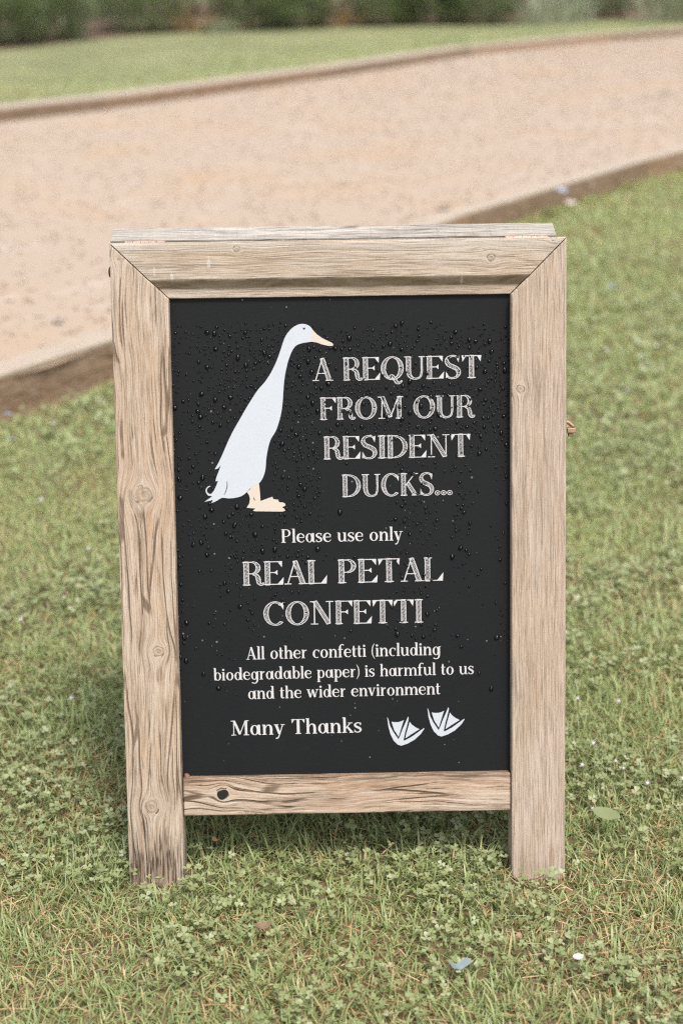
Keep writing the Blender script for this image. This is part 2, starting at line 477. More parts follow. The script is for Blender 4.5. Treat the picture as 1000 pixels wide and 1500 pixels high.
W_L = wood('weathered_wood_left_upright', 'z', seed=1.3, cracks=0.75, orange=0.6, topgrey=0.5, fine=1.1,
           knots=[(-0.003, 0.104, 0.0118, 0.85), (0.012, -0.116, 0.0080, 1.0), (-0.004, -0.340, 0.0098, 0.9), (-0.024, 0.430, 0.006, 0.5)],
           stain_shade=[(0.010, -0.150, 0.010, 0.016, 0.8, (0.12, 0.07, 0.04)), (0.0, -0.43, 0.05, 0.06, 1.0, (0.075, 0.048, 0.032)), (-0.012, -0.375, 0.009, 0.035, 0.95, (0.075, 0.048, 0.032)), (0.014, -0.405, 0.007, 0.05, 0.95, (0.06, 0.038, 0.026)), (-0.012, -0.09, 0.012, 0.03, 0.5, (0.2, 0.13, 0.08))])
W_R = wood('weathered_wood_right_upright', 'z', seed=8.1, cracks=0.12, fine=1.25, base=(0.48, 0.365, 0.27), grey=(0.52, 0.425, 0.345), coarse=0.3,
           knots=[(-0.0255, 0.242, 0.0055, 0.9)],
           stain_shade=[(0.018, -0.43, 0.003, 0.028, 0.7, (0.28, 0.14, 0.07)), (-0.01, -0.2, 0.01, 0.09, 0.35, (0.27, 0.18, 0.11)), (-0.022, 0.05, 0.008, 0.14, 0.35, (0.27, 0.18, 0.11))])
W_T = wood('weathered_wood_top_rail', 'x', seed=14.2, cracks=0.2, fine=1.15, base=(0.47, 0.365, 0.265), grey=(0.53, 0.45, 0.37), coarse=0.6,
           knots=[(0.008, 0.207, 0.0050, 1.0), (0.024, -0.138, 0.0042, 1.0), (0.033, 0.292, 0.0040, 1.0)],
           stain_shade=[(-0.0222, 0.0, 0.0075, 3.0, 0.5, (0.17, 0.125, 0.065)), (-0.012, -0.2265, 0.008, 0.0022, 0.55, (0.60, 0.58, 0.55)), (-0.004, -0.250, 0.007, 0.002, 0.4, (0.60, 0.58, 0.55)), (0.006, -0.176, 0.010, 0.0025, 0.45, (0.60, 0.58, 0.55)), (-0.020, 0.167, 0.009, 0.003, 0.6, (0.60, 0.58, 0.55)), (0.028, 0.0, 0.006, 2.0, 0.4, (0.52, 0.48, 0.43))])  # beside moss and drips, paints the chamfer's shade and a top-edge highlight
W_B = wood('weathered_wood_bottom_rail', 'x', seed=23.7, cracks=0.9, fine=0.7, coarse=1.7, base=(0.48, 0.335, 0.235), grey=(0.55, 0.44, 0.345), orange=0.6,
           knots=[(0.004, -0.176, 0.008, 1.0)],
           stain_shade=[(0.026, 0.0, 0.0065, 0.5, 0.75, (0.13, 0.085, 0.055)), (0.024, 0.175, 0.012, 0.05, 0.6, (0.10, 0.07, 0.05))])
W_K = wood('pale_weathered_wood_back_frame', 'x', seed=40.3, cracks=0.45, fine=0.8, base=(0.37, 0.34, 0.295), grey=(0.42, 0.395, 0.355))
W_KZ = wood('pale_weathered_wood_back_upright', 'z', seed=44.3, cracks=0.45, fine=0.8, base=(0.42, 0.36, 0.29), grey=(0.52, 0.47, 0.41))

G = 0.0006   # mitre gap
def frame_part(bm, name, mat, cx, cz, base=FR):
    """bm is built round the board's own centre"""
    return from_bm(name, bm, mat, sign, base @ Matrix.Translation((cx, 0, cz)))

# uprights with mitred heads
cxl = -W / 2 + WL / 2; cz = H / 2
ol = [(-WL / 2, -cz - 0.010), (WL / 2, -cz - 0.010), (WL / 2, H - TP - cz - G * 1.4), (-WL / 2, H - cz - G * 1.4)]
stile_l = frame_part(prism_bm(ol, 0, T, 0.0022, 2), 'upright', W_L, cxl, cz)
stile_l['label'] = 'left upright with big knots and long dark cracks'
cxr = W / 2 - WR / 2
orr = [(-WR / 2, -cz - 0.001), (-WR / 2 + 0.002, -cz - 0.006), (-WR / 2 + 0.006, -cz - 0.010), (WR / 2 - 0.004, -cz - 0.010), (WR / 2 - 0.001, -cz - 0.007), (WR / 2, -cz - 0.003), (WR / 2, H - cz - G * 1.4), (-WR / 2, H - TP - cz - G * 1.4)]
stile_r = frame_part(prism_bm(orr, 0, T, 0.0030, 3), 'upright', W_R, cxr, cz)
stile_r['label'] = 'right upright with fine straight grain and rounded edges'

# top rail: flat face, deep chamfer, narrow strip
prof = [(0.0, 0.004), (0.0015, 0.0012), (0.004, 0.0), (0.0500, 0.0), (0.0515, 0.0009), (0.0620, 0.0105), (0.0632, 0.0110), (0.0747, 0.0110), (0.0755, 0.0118), (0.0755, T), (0.0, T)]
bm = bmesh.new()
czt = H - 0.035
rows = []
for sx in (-1, 1):
    rw = []
    for d, y in prof:
        e = d * (WL if sx < 0 else WR) / TP
        x = sx * (W / 2 - e - G)
        rw.append(bm.verts.new((x, y, H - d - czt)))
    rows.append(rw)
n = len(prof)
for i in range(n):
    j = (i + 1) % n
    bm.faces.new((rows[0][i], rows[0][j], rows[1][j], rows[1][i]))
bm.faces.new(rows[0]); bm.faces.new(rows[1][::-1])
bmesh.ops.recalc_face_normals(bm, faces=bm.faces[:])
rail_t = frame_part(bm, 'top_rail', W_T, 0.0, czt)
rail_t['label'] = 'mitred top rail with a chamfered lower edge'
# chamfer: moss dirt plus painted underside shade, both in the material's stain below

# bottom rail between the uprights, with a knot hole
xl, xr = -W / 2 + WL + 0.0012, W / 2 - WR - 0.0012
bx = (xl + xr) / 2; bz = (RB0 + RB1) / 2
bm = box_bm(xl - bx, xr - bx, 0.004, T - 0.004, RB0 - bz, RB1 - bz, 0.003, 3)
rail_b = frame_part(bm, 'bottom_rail', W_B, bx, bz)
rail_b['label'] = 'rough bottom rail with dark stains and a knot hole'
M_HOLE = plain('dark_knot_hole', (0.012, 0.009, 0.007), 0.9)
bm = bmesh.new()
bmesh.ops.create_circle(bm, cap_ends=True, segments=20, radius=0.0072)
for v in bm.verts:
    a_ = math.atan2(v.co.y, v.co.x)
    s_ = 1 + 0.10 * math.sin(2 * a_ + 0.5) + 0.07 * math.sin(3 * a_)
    v.co = Vector((v.co.x * s_ * 1.05, 0, v.co.y * s_))
f0 = bm.faces[:]
r_ = bmesh.ops.extrude_face_region(bm, geom=f0)
for v in [g for g in r_['geom'] if isinstance(g, bmesh.types.BMVert)]: v.co.y += 0.0007; 
hole = from_bm('knot_hole', bm, M_HOLE, rail_b, Matrix.Translation((-0.176, 0.0033, 0.0035)))

# the black board
k = N('black_painted_board')
p = k.coord(); o3 = k.sep(p)
c = k.mix(k.noise(p, 7, 4), (0.0090, 0.0098, 0.0108), (0.0116, 0.0126, 0.0138))
c = k.mix(k.math('MULTIPLY', k.smooth(k.noise(k.comb(k.math('MULTIPLY', o3[0], 60.0), k.math('MULTIPLY', o3[2], 420.0), 1.0), 1.0, 4, 0.7), 0.5, 0.75), 0.5), c, (0.018, 0.0187, 0.0195))
vd = k.voro(p, 150)
dust = k.math('LESS_THAN', vd['Distance'], k.math('MULTIPLY', k.math('POWER', k.sep(vd['Color'])[0], 14.0), 0.22))
c = k.mix(k.math('MULTIPLY', dust, 0.4), c, (0.40, 0.39, 0.37))
vd2 = k.voro(p, 420)
dust2 = k.math('MULTIPLY', k.math('LESS_THAN', vd2['Distance'], k.math('MULTIPLY', k.math('POWER', k.sep(vd2['Color'])[1], 8.0), 0.3)), k.smooth(k.noise(p, 9, 3), 0.42, 0.7))
c = k.mix(k.math('MULTIPLY', dust2, 0.25), c, (0.30, 0.29, 0.28))
k.set(Base_Color=c, Roughness=0.62)
k.b.inputs['Specular IOR Level'].default_value = 0.18
k.bump(k.noise(k.comb(k.math('MULTIPLY', o3[0], 160.0), o3[1], k.math('MULTIPLY', o3[2], 700.0)), 1.0, 4, 0.7), 0.25, 0.0008)
M_BLACK = k.m
pcx, pcz = (xl + xr) / 2, (RB1 + H - TP) / 2
hw, hh = (xr - xl) / 2 + 0.004, (H - TP - RB1) / 2 + 0.004
bm = box_bm(-hw, hw, REC, REC + 0.009, -hh, hh)
panel = frame_part(bm, 'board_panel', M_BLACK, pcx, pcz)
PM = FR @ Matrix.Translation((pcx, 0, pcz))

# back frame (mirrored), seen along the top
def back(bm, name, mat, cx, cz): return from_bm(name, bm, mat, sign, BKM @ Matrix.Translation((cx, 0, cz)))
back(prism_bm(rect(-W / 2, W / 2, -TP / 2, TP / 2), 0, T - 0.005, 0.0015, 2), 'top_rail', W_K, 0, -TP / 2)
zc = -(H + TP) / 2
for sx, ww in ((-1, WL), (1, WR)):
    bm = prism_bm(rect(-ww / 2, ww / 2, -(H - TP) / 2 + 0.001, (H - TP) / 2 - 0.001), 0, T, 0.0025, 2)
    back(bm, 'upright', W_KZ, sx * (W / 2 - ww / 2), zc)
back(box_bm(xl, xr, 0.004, T - 0.004, -(RB1 - RB0) / 2, (RB1 - RB0) / 2, 0.003), 'bottom_rail', W_K, 0, -H + bz)
back(box_bm(-hw + 0.002, hw - 0.002, 0.020, 0.029, -hh + 0.002, hh - 0.002), 'board_panel', M_BLACK, 0, -H + pcz)

# hinges across the ridge, hasp on the right, bolt on the left
k = N('rusty_copper_hinge')
p = k.coord()
c = k.mix(k.smooth(k.noise(p, 120, 5, 0.7), 0.40, 0.62), (0.50, 0.34, 0.26), (0.33, 0.19, 0.13))
c = k.mix(k.smooth(k.noise(p, 260, 3), 0.55, 0.7), c, (0.62, 0.48, 0.40))
k.set(Base_Color=c, Roughness=0.55, Metallic=0.35); k.bump(k.noise(p, 300, 4), 0.5, 0.001)
M_HINGE = k.m
for hx, hwid in ((-0.267, 0.056), (0.262, 0.060)):
    bm = bmesh.new()
    nk = 5
    for i in range(nk):
        x0 = -hwid / 2 + hwid * i / nk; x1 = x0 + hwid / nk - 0.0008
        tube_bm(bm, [(x0, 0, 0), (x1, 0, 0)], 0.0032, 10)
    hg = from_bm('hinge', bm, M_HINGE, sign, Matrix.Translation(PIV + Vector((hx, 0.0045, 0.0015))), smooth=False)
    for sgn, rot in ((-1, -LEAN), (1, LEAN)):
        bm = box_bm(-hwid / 2, hwid / 2, 0.0, 0.010, 0.0, 0.0012, 0.0004, 1)
        if sgn < 0: bmesh.ops.rotate(bm, verts=bm.verts, cent=(0, 0, 0), matrix=Matrix.Rotation(math.pi, 3, 'Z'))
        from_bm('hinge_leaf', bm, M_HINGE, hg, Matrix.Translation((0, sgn * 0.003, -0.0018 + (0.0006 if sgn < 0 else 0.0024))) @ Matrix.Rotation(rot, 4, 'X'))

k = N('tarnished_brass')
p = k.coord()
k.set(Base_Color=k.mix(k.noise(p, 200, 4), (0.32, 0.20, 0.12), (0.50, 0.36, 0.25)), Roughness=0.55, Metallic=0.6)
M_BRASS = k.m
hz = 0.634
hasp = from_bm('hasp', box_bm(0, 0.0016, -0.011, 0.011, -0.026, 0.030, 0.0005, 1), M_BRASS, sign, FR @ Matrix.Translation((W / 2 + 0.0001, 0.020, hz)))
bm = bmesh.new()
for dy in (-0.005, 0.005):
    tube_bm(bm, [(0.0012, dy, 0.010), (0.006, dy, 0.008), (0.012, dy, 0.003), (0.0145, dy, 0.0)], [0.0022, 0.0022, 0.0024, 0.0022], 8)
from_bm('staple', bm, M_BRASS, hasp, Matrix.Identity(4))
bm = box_bm(0.003, 0.0150, -0.0085, 0.0085, -0.0060, 0.0010, 0.0012, 2)
from_bm('turn_knob', bm, M_BRASS, hasp, Matrix.Identity(4))
bm = box_bm(0.0055, 0.0125, -0.0040, 0.0040, -0.0115, -0.0062, 0.001, 2)
from_bm('pin', bm, M_BRASS, hasp, Matrix.Identity(4))
bm = bmesh.new()
tube_bm(bm, [(0, 0, 0), (-0.0028, 0, 0), (-0.0038, 0, 0)], [0.0075, 0.0072, 0.005], 16)
from_bm('coach_bolt', bm, plain('rusty_brown_bolt', (0.12, 0.06, 0.04), 0.6, 0.5), sign, FR @ Matrix.Translation((-W / 2, 0.016, 0.857)))

# ------------------------------------------------------------------ lettering and pictures on the board
def board_xy(px, py):
    """point of the photo -> place on the board face (metres, board centre as origin)"""
    d = RW.T @ np.array([(px - 500) / 2083.0, (py - 750) / 2083.0, 1.0])
    v = np.array([0, math.sin(LEAN), math.cos(LEAN)]); nrm = np.array([0, -math.cos(LEAN), math.sin(LEAN)])
    kk = (-REC - CAM @ nrm) / (d @ nrm)
    P = CAM + kk * d
    return np.array([P[0] - pcx, P @ v - pcz])

TH, HR = 15.0, 4.6
def ell(cx, cy, rx, ry, a0, a1, n=22):
    t = np.radians(np.linspace(a0, a1, n))
    return np.c_[cx + rx * np.cos(t), cy + ry * np.sin(t)]
class G_:
    """one glyph: thick = (A, B) boundary polylines, hair = polylines, fill = polygons"""
    def __init__(s, w): s.w = w; s.thick = []; s.hair = []; s.fill = []
    def stem(s, x, y0=0, y1=100, w=TH):
        ys = np.linspace(y1, y0, 12)
        s.thick.append((np.c_[np.full(12, x - w / 2), ys], np.c_[np.full(12, x + w / 2), ys])); return s
    def h(s, *p): s.hair.append(np.array(p, float)); return s
    def f(s, *p): s.fill.append(list(p)); return s
    def ring(s, cx, cy, rx, ry, a0=0, a1=360, w=TH, tw=HR):
        s.thick.append((ell(cx, cy, rx, ry, a0, a1), ell(cx, cy, rx - w, ry - tw, a0, a1))); return s
    def br(s, *p, n=6):
        c = catmull(p, n)
        d = np.gradient(c[:, :2], axis=0); d /= np.linalg.norm(d, axis=1)[:, None] + 1e-9
        nn = np.c_[-d[:, 1], d[:, 0]]
        s.thick.append((c[:, :2] + nn * c[:, 2:3] / 2, c[:, :2] - nn * c[:, 2:3] / 2)); return s

def glyphs():
    g = {}
    g['A'] = G_(76).h((12, 2), (37, 99)).br((37, 99, 13), (62, 2, 14)).h((20, 33), (52, 33)).h((1, 2), (24, 2)).h((48, 2), (76, 2))
    g['R'] = G_(70).stem(14).h((2, 2), (27, 2)).h((2, 98), (36, 98)).h((21, 49), (36, 49)).ring(34, 73.5, 26, 26.8, 90, -90, 13).br((36, 48, 5), (49, 40, 10), (53, 25, 13), (55, 10, 11), (61, 2, 7), (68, 4, 5), (70, 11, 4))
    g['E'] = G_(68).stem(14).h((2, 98), (60, 98)).h((2, 2), (64, 2)).h((20, 52), (46, 52)).f((63, 100), (62, 74), (47, 98)).f((47, 63), (47, 41), (36, 52)).f((67, 32), (65, 0), (46, 2))
    g['F'] = G_(64).stem(14).h((2, 98), (60, 98)).h((2, 2), (28, 2)).h((20, 52), (46, 52)).f((63, 100), (62, 74), (47, 98)).f((47, 63), (47, 41), (36, 52))
    g['Q'] = G_(86).ring(43, 50, 40, 51).br((32, 16, 3), (42, 17, 8), (50, 4, 11), (60, -14, 10), (70, -14, 6), (78, -5, 3))
    g['O'] = G_(86).ring(43, 50, 40, 51)
    g['U'] = G_(78).br((16, 98, TH), (16, 60, TH), (16, 36, TH), (21, 14, 12), (34, 3, 7), (47, 2.5, 5), (59, 11, 4.6), (64, 34, 4.6), (64, 60, 4.6), (64, 98, 4.6)).h((1, 98), (31, 98)).h((53, 98), (76, 98))
    g['S'] = G_(62).br((51, 80, 3), (46, 93, 5), (32, 99, 5), (15, 92, 8), (9, 76, 12), (17, 60, 15), (34, 50, 16), (48, 39, 15), (52, 22, 12), (44, 6, 7), (28, 1, 5), (14, 6, 5), (8, 22, 3)).f((55, 100), (52, 70), (44, 92)).f((5, 1), (6, 31), (15, 8))
    g['T'] = G_(74).stem(37).h((3, 98), (71, 98)).h((22, 2), (52, 2)).f((1, 100), (4, 72), (17, 97)).f((73, 100), (70, 72), (57, 97))
    g['M'] = G_(102).h((17, 2), (19, 98)).h((4, 2), (30, 2)).br((20, 99, 12), (50, 8, 13)).h((50, 6), (80, 98)).stem(84, w=13).h((70, 2), (99, 2)).h((3, 98), (24, 98)).h((78, 98), (99, 98))
    g['I'] = G_(33).stem(16.5).h((2, 98), (31, 98)).h((2, 2), (31, 2))
    g['D'] = G_(80).stem(14).ring(30, 50, 46, 48.5, 90, -90, 14).h((2, 98), (32, 98)).h((2, 2), (32, 2))
    g['N'] = G_(88).h((17, 2), (17, 98)).br((19, 99, 13), (67, 3, 14)).h((71, 2), (71, 98)).h((4, 2), (30, 2)).h((2, 98), (22, 98)).h((58, 98), (84, 98))
    g['C'] = G_(78).ring(43, 50, 40, 51, 48, 312).f((74, 100), (72, 66), (60, 90)).h((70, 88), (73, 98))
    g['K'] = G_(76).stem(14).h((22, 46), (60, 98)).h((46, 98), (72, 98)).h((2, 98), (28, 98)).h((2, 2), (28, 2)).br((31, 56, 13), (61, 3, 14)).h((46, 2), (76, 2))
    g['L'] = G_(66).stem(14).h((2, 98), (29, 98)).h((2, 2), (62, 2)).f((66, 36), (64, 0), (45, 2))
    g['P'] = G_(66).stem(14).h((2, 2), (29, 2)).h((2, 98), (36, 98)).h((21, 46), (36, 46)).ring(34, 72, 27, 28, 90, -90, 13)
    t, x = 13.5, 68
    g['a'] = G_(65).ring(28, 33, 24, 34.5, w=13).stem(51, 8, x, 13).br((51, 10, 12), (54, 3, 8), (63, 3, 5)).h((44, 66), (51, 66))
    g['b'] = G_(62).stem(15, 2, 104, t).ring(34, 33, 25, 34.5, w=13).h((4, 102), (15, 102))
    g['c'] = G_(54).ring(30, 33, 26, 34.5, 55, 305, 14).f((52, 66), (50, 42), (40, 58))
    g['d'] = G_(65).ring(28, 33, 24, 34.5, w=13).stem(50, 2, 104, t).h((38, 102), (50, 102)).h((50, 3), (63, 3))
    g['e'] = G_(57).br((49, 38, 5), (47, 54, 8), (30, 66, 6), (14, 56, 12), (9, 34, 15), (15, 12, 12), (31, 2, 6), (44, 6, 5), (51, 16, 4)).h((12, 36), (51, 37))
    g['f'] = G_(42).br((17, 2, t), (17, 50, t), (17, 80, t), (23, 97, 8), (35, 103, 6), (44, 95, 8)).h((3, 64), (36, 64)).h((4, 2), (31, 2))
    g['g'] = G_(64).ring(28, 33, 24, 34.5, w=13).br((50, 66, t), (50, 20, t), (49, -10, 12), (40, -27, 8), (24, -30, 7), (9, -23, 8)).h((50, 66), (62, 66))
    g['h'] = G_(66).stem(15, 2, 104, t).br((20, 46, 4), (32, 64, 6), (46, 60, 11), (51, 44, t), (51, 2, t)).h((3, 2), (27, 2)).h((40, 2), (64, 2)).h((4, 102), (15, 102))
    g['i'] = G_(30).stem(15, 2, x, t).ring(14, 88, 8.5, 8.5, w=7, tw=7).h((3, 2), (28, 2)).h((4, 66), (15, 66))
    g['k'] = G_(62).stem(15, 2, 104, t).h((20, 30), (46, 65)).br((29, 40, 11), (54, 3, 13)).h((3, 2), (27, 2)).h((40, 2), (62, 2)).h((34, 66), (58, 66)).h((4, 102), (15, 102))
    g['l'] = G_(30).stem(15, 2, 104, t).h((3, 2), (28, 2)).h((4, 102), (15, 102))
    g['n'] = G_(66).stem(15, 2, x, t).br((20, 46, 4), (32, 64, 6), (46, 60, 11), (51, 44, t), (51, 2, t)).h((3, 2), (27, 2)).h((40, 2), (64, 2)).h((4, 66), (15, 66))
    g['m'] = G_(102).stem(15, 2, x, t).br((20, 46, 4), (32, 64, 6), (46, 60, 11), (51, 44, t), (51, 2, t)).br((56, 46, 4), (68, 64, 6), (82, 60, 11), (87, 44, t), (87, 2, t)).h((3, 2), (27, 2)).h((40, 2), (63, 2)).h((76, 2), (100, 2)).h((4, 66), (15, 66))
    g['o'] = G_(62).ring(31, 33, 27, 34.5, w=14)
    g['p'] = G_(62).stem(15, -32, x, t).ring(34, 33, 25, 34.5, w=13).h((4, 66), (15, 66)).h((3, -32), (28, -32))
    g['r'] = G_(46).stem(15, 2, x, t).br((20, 42, 4), (28, 62, 6), (40, 62, 10)).h((3, 2), (27, 2)).h((4, 66), (15, 66))
    g['s'] = G_(48).br((39, 50, 4), (34, 63, 6), (24, 66, 6), (11, 58, 9), (10, 46, 12), (22, 36, 14), (36, 26, 13), (38, 12, 10), (26, 2, 6), (14, 4, 6), (8, 14, 4)).f((42, 67), (40, 46), (33, 61)).f((5, 1), (6, 22), (14, 6))
    g['t'] = G_(38).br((16, 90, 9), (16, 60, t), (16, 14, t), (22, 3, 8), (34, 6, 5)).h((3, 64), (34, 64))
    g['u'] = G_(66).br((14, 66, t), (14, 40, t), (15, 18, 13), (22, 4, 9), (34, 3, 6), (46, 16, 4)).stem(50, 2, x, t).h((3, 66), (15, 66)).h((38, 66), (50, 66)).h((50, 3), (64, 3))
    g['v'] = G_(58).br((12, 66, t), (29, 3, t)).h((29, 2), (47, 66)).h((1, 66), (25, 66)).h((38, 66), (57, 66))
    g['w'] = G_(88).br((12, 66, t), (28, 3, t)).h((28, 2), (44, 66)).br((44, 66, t), (60, 3, t)).h((60, 2), (77, 66)).h((1, 66), (25, 66)).h((67, 66), (87, 66))
    g['y'] = G_(60).br((12, 66, t), (30, 4, t)).br((48, 66, 4.6), (30, 0, 6), (22, -22, 7), (10, -28, 9)).h((1, 66), (25, 66)).h((38, 66), (59, 66))
    g['('] = G_(28).br((24, 104, 3), (10, 70, 7), (9, 20, 7), (24, -18, 3))
    g[')'] = G_(28).br((4, 104, 3), (18, 70, 7), (19, 20, 7), (4, -18, 3))
    g['.'] = G_(25).ring(12, 9, 9.5, 9.5, w=7, tw=7)
    g[' '] = G_(34)
    return g
GL = glyphs()

def text_mesh(name, text, p0, p1, cap, small):
    """the line's ink runs from photo point p0 to p1 along its baseline; cap = capital height in photo pixels"""
    P0, P1 = board_xy(*p0), board_xy(*p1)
    Pu = board_xy(p0[0], p0[1] - cap)
    ch = np.linalg.norm(Pu - P0)
    e = (P1 - P0); Lw = np.linalg.norm(e); e /= Lw
    up = np.array([-e[1], e[0]])
    tw = sum(GL[c].w for c in text)
    sx = Lw / tw; sy = ch / 100.0
    V = []; F = []; z = [0]
    rr = random.Random(len(text) * 7 + int(p0[1]))
    def put(pts, ox):
        dz = 0.0006 + (z[0] % 23) * 0.000012; z[0] += 1
        b = len(V)
        for q in pts:
            xy = P0 + e * ((q[0] + ox) * sx) + up * (q[1] * sy)
            V.append((xy[0], -dz, xy[1]))
        return b
    def strip(A, B, ox):
        n_ = len(A); b = put(list(A) + list(B), ox)
        for i in range(n_ - 1):
            F.append((b + i, b + n_ + i, b + n_ + i + 1)); F.append((b + i, b + n_ + i + 1, b + i + 1))
    def line(p, wd, ox, jit=0.0):
        p = np.array(p, float)
        if len(p) == 2 and jit:
            t_ = np.linspace(0, 1, 6)[:, None]; p = p[0] * (1 - t_) + p[1] * t_
        d = np.gradient(p, axis=0); d /= np.linalg.norm(d, axis=1)[:, None] + 1e-9
        nn = np.c_[-d[:, 1], d[:, 0]]
        hwid = np.array([wd / 2 * (1 + rr.uniform(-jit, jit)) for _ in p])[:, None]
        strip(p + nn * hwid, p - nn * hwid, ox)
    ox = 0.0
    hair = HR * (1.15 if small else 0.85)
    edge = 2.9 if not small else 5.0
    for ch_ in text:
        gl = GL[ch_]
        for A, B in gl.thick:
            wd = np.linalg.norm(A - B, axis=1)
            if small:
                strip(A, B, ox)
                continue
            line(A, edge, ox, 0.2); line(B, edge, ox, 0.2)
            # hand-drawn hatching between the two edges
            L = np.r_[0, np.cumsum(np.linalg.norm(np.diff((A + B) / 2, axis=0), axis=1))]
            s = 2.0
            while s < L[-1] - 3:
                wi = np.interp(s, L, wd)
                if wi > 7.5:
                    s2 = min(s + wi * 0.55, L[-1])
                    a_ = np.array([np.interp(s, L, A[:, 0]), np.interp(s, L, A[:, 1])])
                    b_ = np.array([np.interp(s2, L, B[:, 0]), np.interp(s2, L, B[:, 1])])
                    line([a_, b_], 1.7 * rr.uniform(0.7, 1.3), ox)
                s += 5.6 * rr.uniform(0.85, 1.15)
            for kk in (0, -1):
                if wd[kk] > 7 and np.linalg.norm(A[0] - A[-1]) > 4: line([A[kk], B[kk]], edge, ox)
        for p_ in gl.hair: line(p_, hair, ox, 0.15)
        for p_ in gl.fill:
            b = put(p_, ox); F.append((b, b + 1, b + 2))
        ox += gl.w
    V = np.array(V); F = np.array(F)
    nrm = np.cross(V[F[:, 1]] - V[F[:, 0]], V[F[:, 2]] - V[F[:, 0]])
    fl = nrm[:, 1] > 0
    F[fl] = F[fl][:, ::-1]
    return tri_mesh(name, V, F, smooth=False)

def vinyl(name, col, rough=0.55, specks=0.35):
    k = N(name); p = k.coord()
    c = k.mix(k.noise(p, 40, 4), tuple(a * 0.94 for a in col), col)
    vd = k.voro(p, 330)
    sp = k.math('LESS_THAN', vd['Distance'], k.math('MULTIPLY', k.math('POWER', k.sep(vd['Color'])[0], 10.0), 0.26))
    c = k.mix(k.math('MULTIPLY', sp, specks), c, (0.22, 0.21, 0.21))
    k.set(Base_Color=c, Roughness=rough); return k.m
M_INK = vinyl('chalk_white_lettering', (0.59, 0.575, 0.575))
M_DUCK = vinyl('white_vinyl_duck', (0.535, 0.57, 0.615))
M_BEAK = vinyl('cream_vinyl', (0.62, 0.54, 0.45), specks=0.0)
M_LINE = plain('dark_printed_line', (0.03, 0.03, 0.035), 0.6)

LINES = [
    ('A REQUEST', (457.4, 558.2), (705, 553.4), 33.3, False),
    ('FROM OUR', (468.2, 615), (694, 611), 32.4, False),
    ('RESIDENT', (473.5, 673), (689, 668.6), 33.3, False),
    ('DUCKS...', (500.5, 728), (663, 724.3), 32.6, False),
    ('Please use only', (412, 795), (590, 791.2), 19.4, True),
    ('REAL PETAL', (355.2, 857.6), (649, 850.4), 34.4, False),
    ('CONFETTI', (385.6, 916), (620, 911.6), 34.0, False),
    ('All other confetti (including', (360.6, 966), (645.5, 959), 18.2, True),
    ('biodegradable paper) is harmful to us', (312.6, 996.8), (694, 987), 17.4, True),
    ('and the wider environment', (363, 1024), (645, 1016.6), 17.6, True),
    ('Many Thanks', (338, 1077.2), (530.5, 1072.4), 21.5, True)]
TXY = Matrix.Translation((0, REC, 0))
for txt, p0, p1, cap, sm in LINES:
    o = link('lettering', text_mesh('lettering', txt, p0, p1, cap, sm), M_INK, panel, TXY)
    o['label'] = 'white lettering reading "' + txt + '"'

def poly_mesh(name, polys, lift):
    V = []; F = []
    for pl in polys:
        P = [Vector((*board_xy(*q), 0)) for q in pl]
        b = len(V)
        for q in P: V.append((q.x, -lift, q.y))
        for t in tessellate_polygon([P]): F.append([b + i for i in t])
    V = np.array(V); F = np.array(F)
    nrm = np.cross(V[F[:, 1]] - V[F[:, 0]], V[F[:, 2]] - V[F[:, 0]])
    fl = nrm[:, 1] > 0; F[fl] = F[fl][:, ::-1]
    return tri_mesh(name, V, F, smooth=False)

zd = lambda L: [(280 + x / 4.545, 450 + y / 4.547) for x, y in L]
def round_curve(L, n=3): return [tuple(q) for q in catmull(list(L) + [L[0]], n)[:-1]]
BODY_A = [(808, 150), (790, 128), (765, 115), (735, 111), (705, 119), (672, 139), (645, 168), (625, 200), (608, 245), (592, 295), (572, 350), (550, 400), (520, 455), (485, 505), (445, 550), (405, 610), (365, 675), (325, 745), (285, 815), (250, 885), (222, 950), (200, 1000), (178, 1045), (157, 1080)]
BODY_B = [(157, 1080), (178, 1075), (198, 1052)]
BODY_C = [(198, 1052), (185, 1090), (170, 1130), (163, 1160)]
BODY_D = [(163, 1160), (180, 1157)]
BODY_E = [(180, 1157), (165, 1195), (150, 1225), (132, 1243), (117, 1240), (106, 1226), (110, 1206), (131, 1191), (116, 1192), (102, 1205), (97, 1223), (104, 1243), (118, 1256), (140, 1258), (118, 1276), (88, 1296)]
BODY_F = [(88, 1296), (110, 1292), (126, 1289), (145, 1284), (135, 1304)]
BODY_G = [(135, 1304), (168, 1291), (205, 1270), (250, 1273), (290, 1270), (335, 1258), (370, 1232), (400, 1200), (452, 1172), (480, 1130), (495, 1075), (500, 1010), (512, 940), (530, 880), (560, 830), (580, 780), (600, 700), (610, 620), (615, 540), (622, 470), (635, 400), (650, 345), (675, 285), (700, 255), (730, 242), (765, 235), (800, 230)]
BODY = []
for seg in (BODY_A, BODY_B, BODY_C, BODY_D, BODY_E, BODY_F, BODY_G):
    BODY += [tuple(q) for q in (catmull(seg, 3) if len(seg) > 3 else np.array(seg, float))][:-1]
BODY += [(800, 230), (808, 205), (806, 175)]
BEAK = [(808, 150), (835, 180), (870, 205), (910, 225), (938, 238), (945, 250), (941, 258), (915, 258), (870, 248), (835, 235), (800, 230), (808, 205), (806, 175)]
LEGS = [(392, 1212), (400, 1200), (452, 1172), (458, 1230), (462, 1290), (490, 1280), (540, 1262), (548, 1278), (580, 1282), (585, 1298), (612, 1300), (628, 1310), (626, 1322), (605, 1332), (620, 1342), (627, 1354), (610, 1361), (520, 1360), (430, 1359), (412, 1356), (420, 1346), (428, 1340), (395, 1338), (370, 1335), (378, 1322), (388, 1305), (392, 1275), (385, 1250), (372, 1232)]
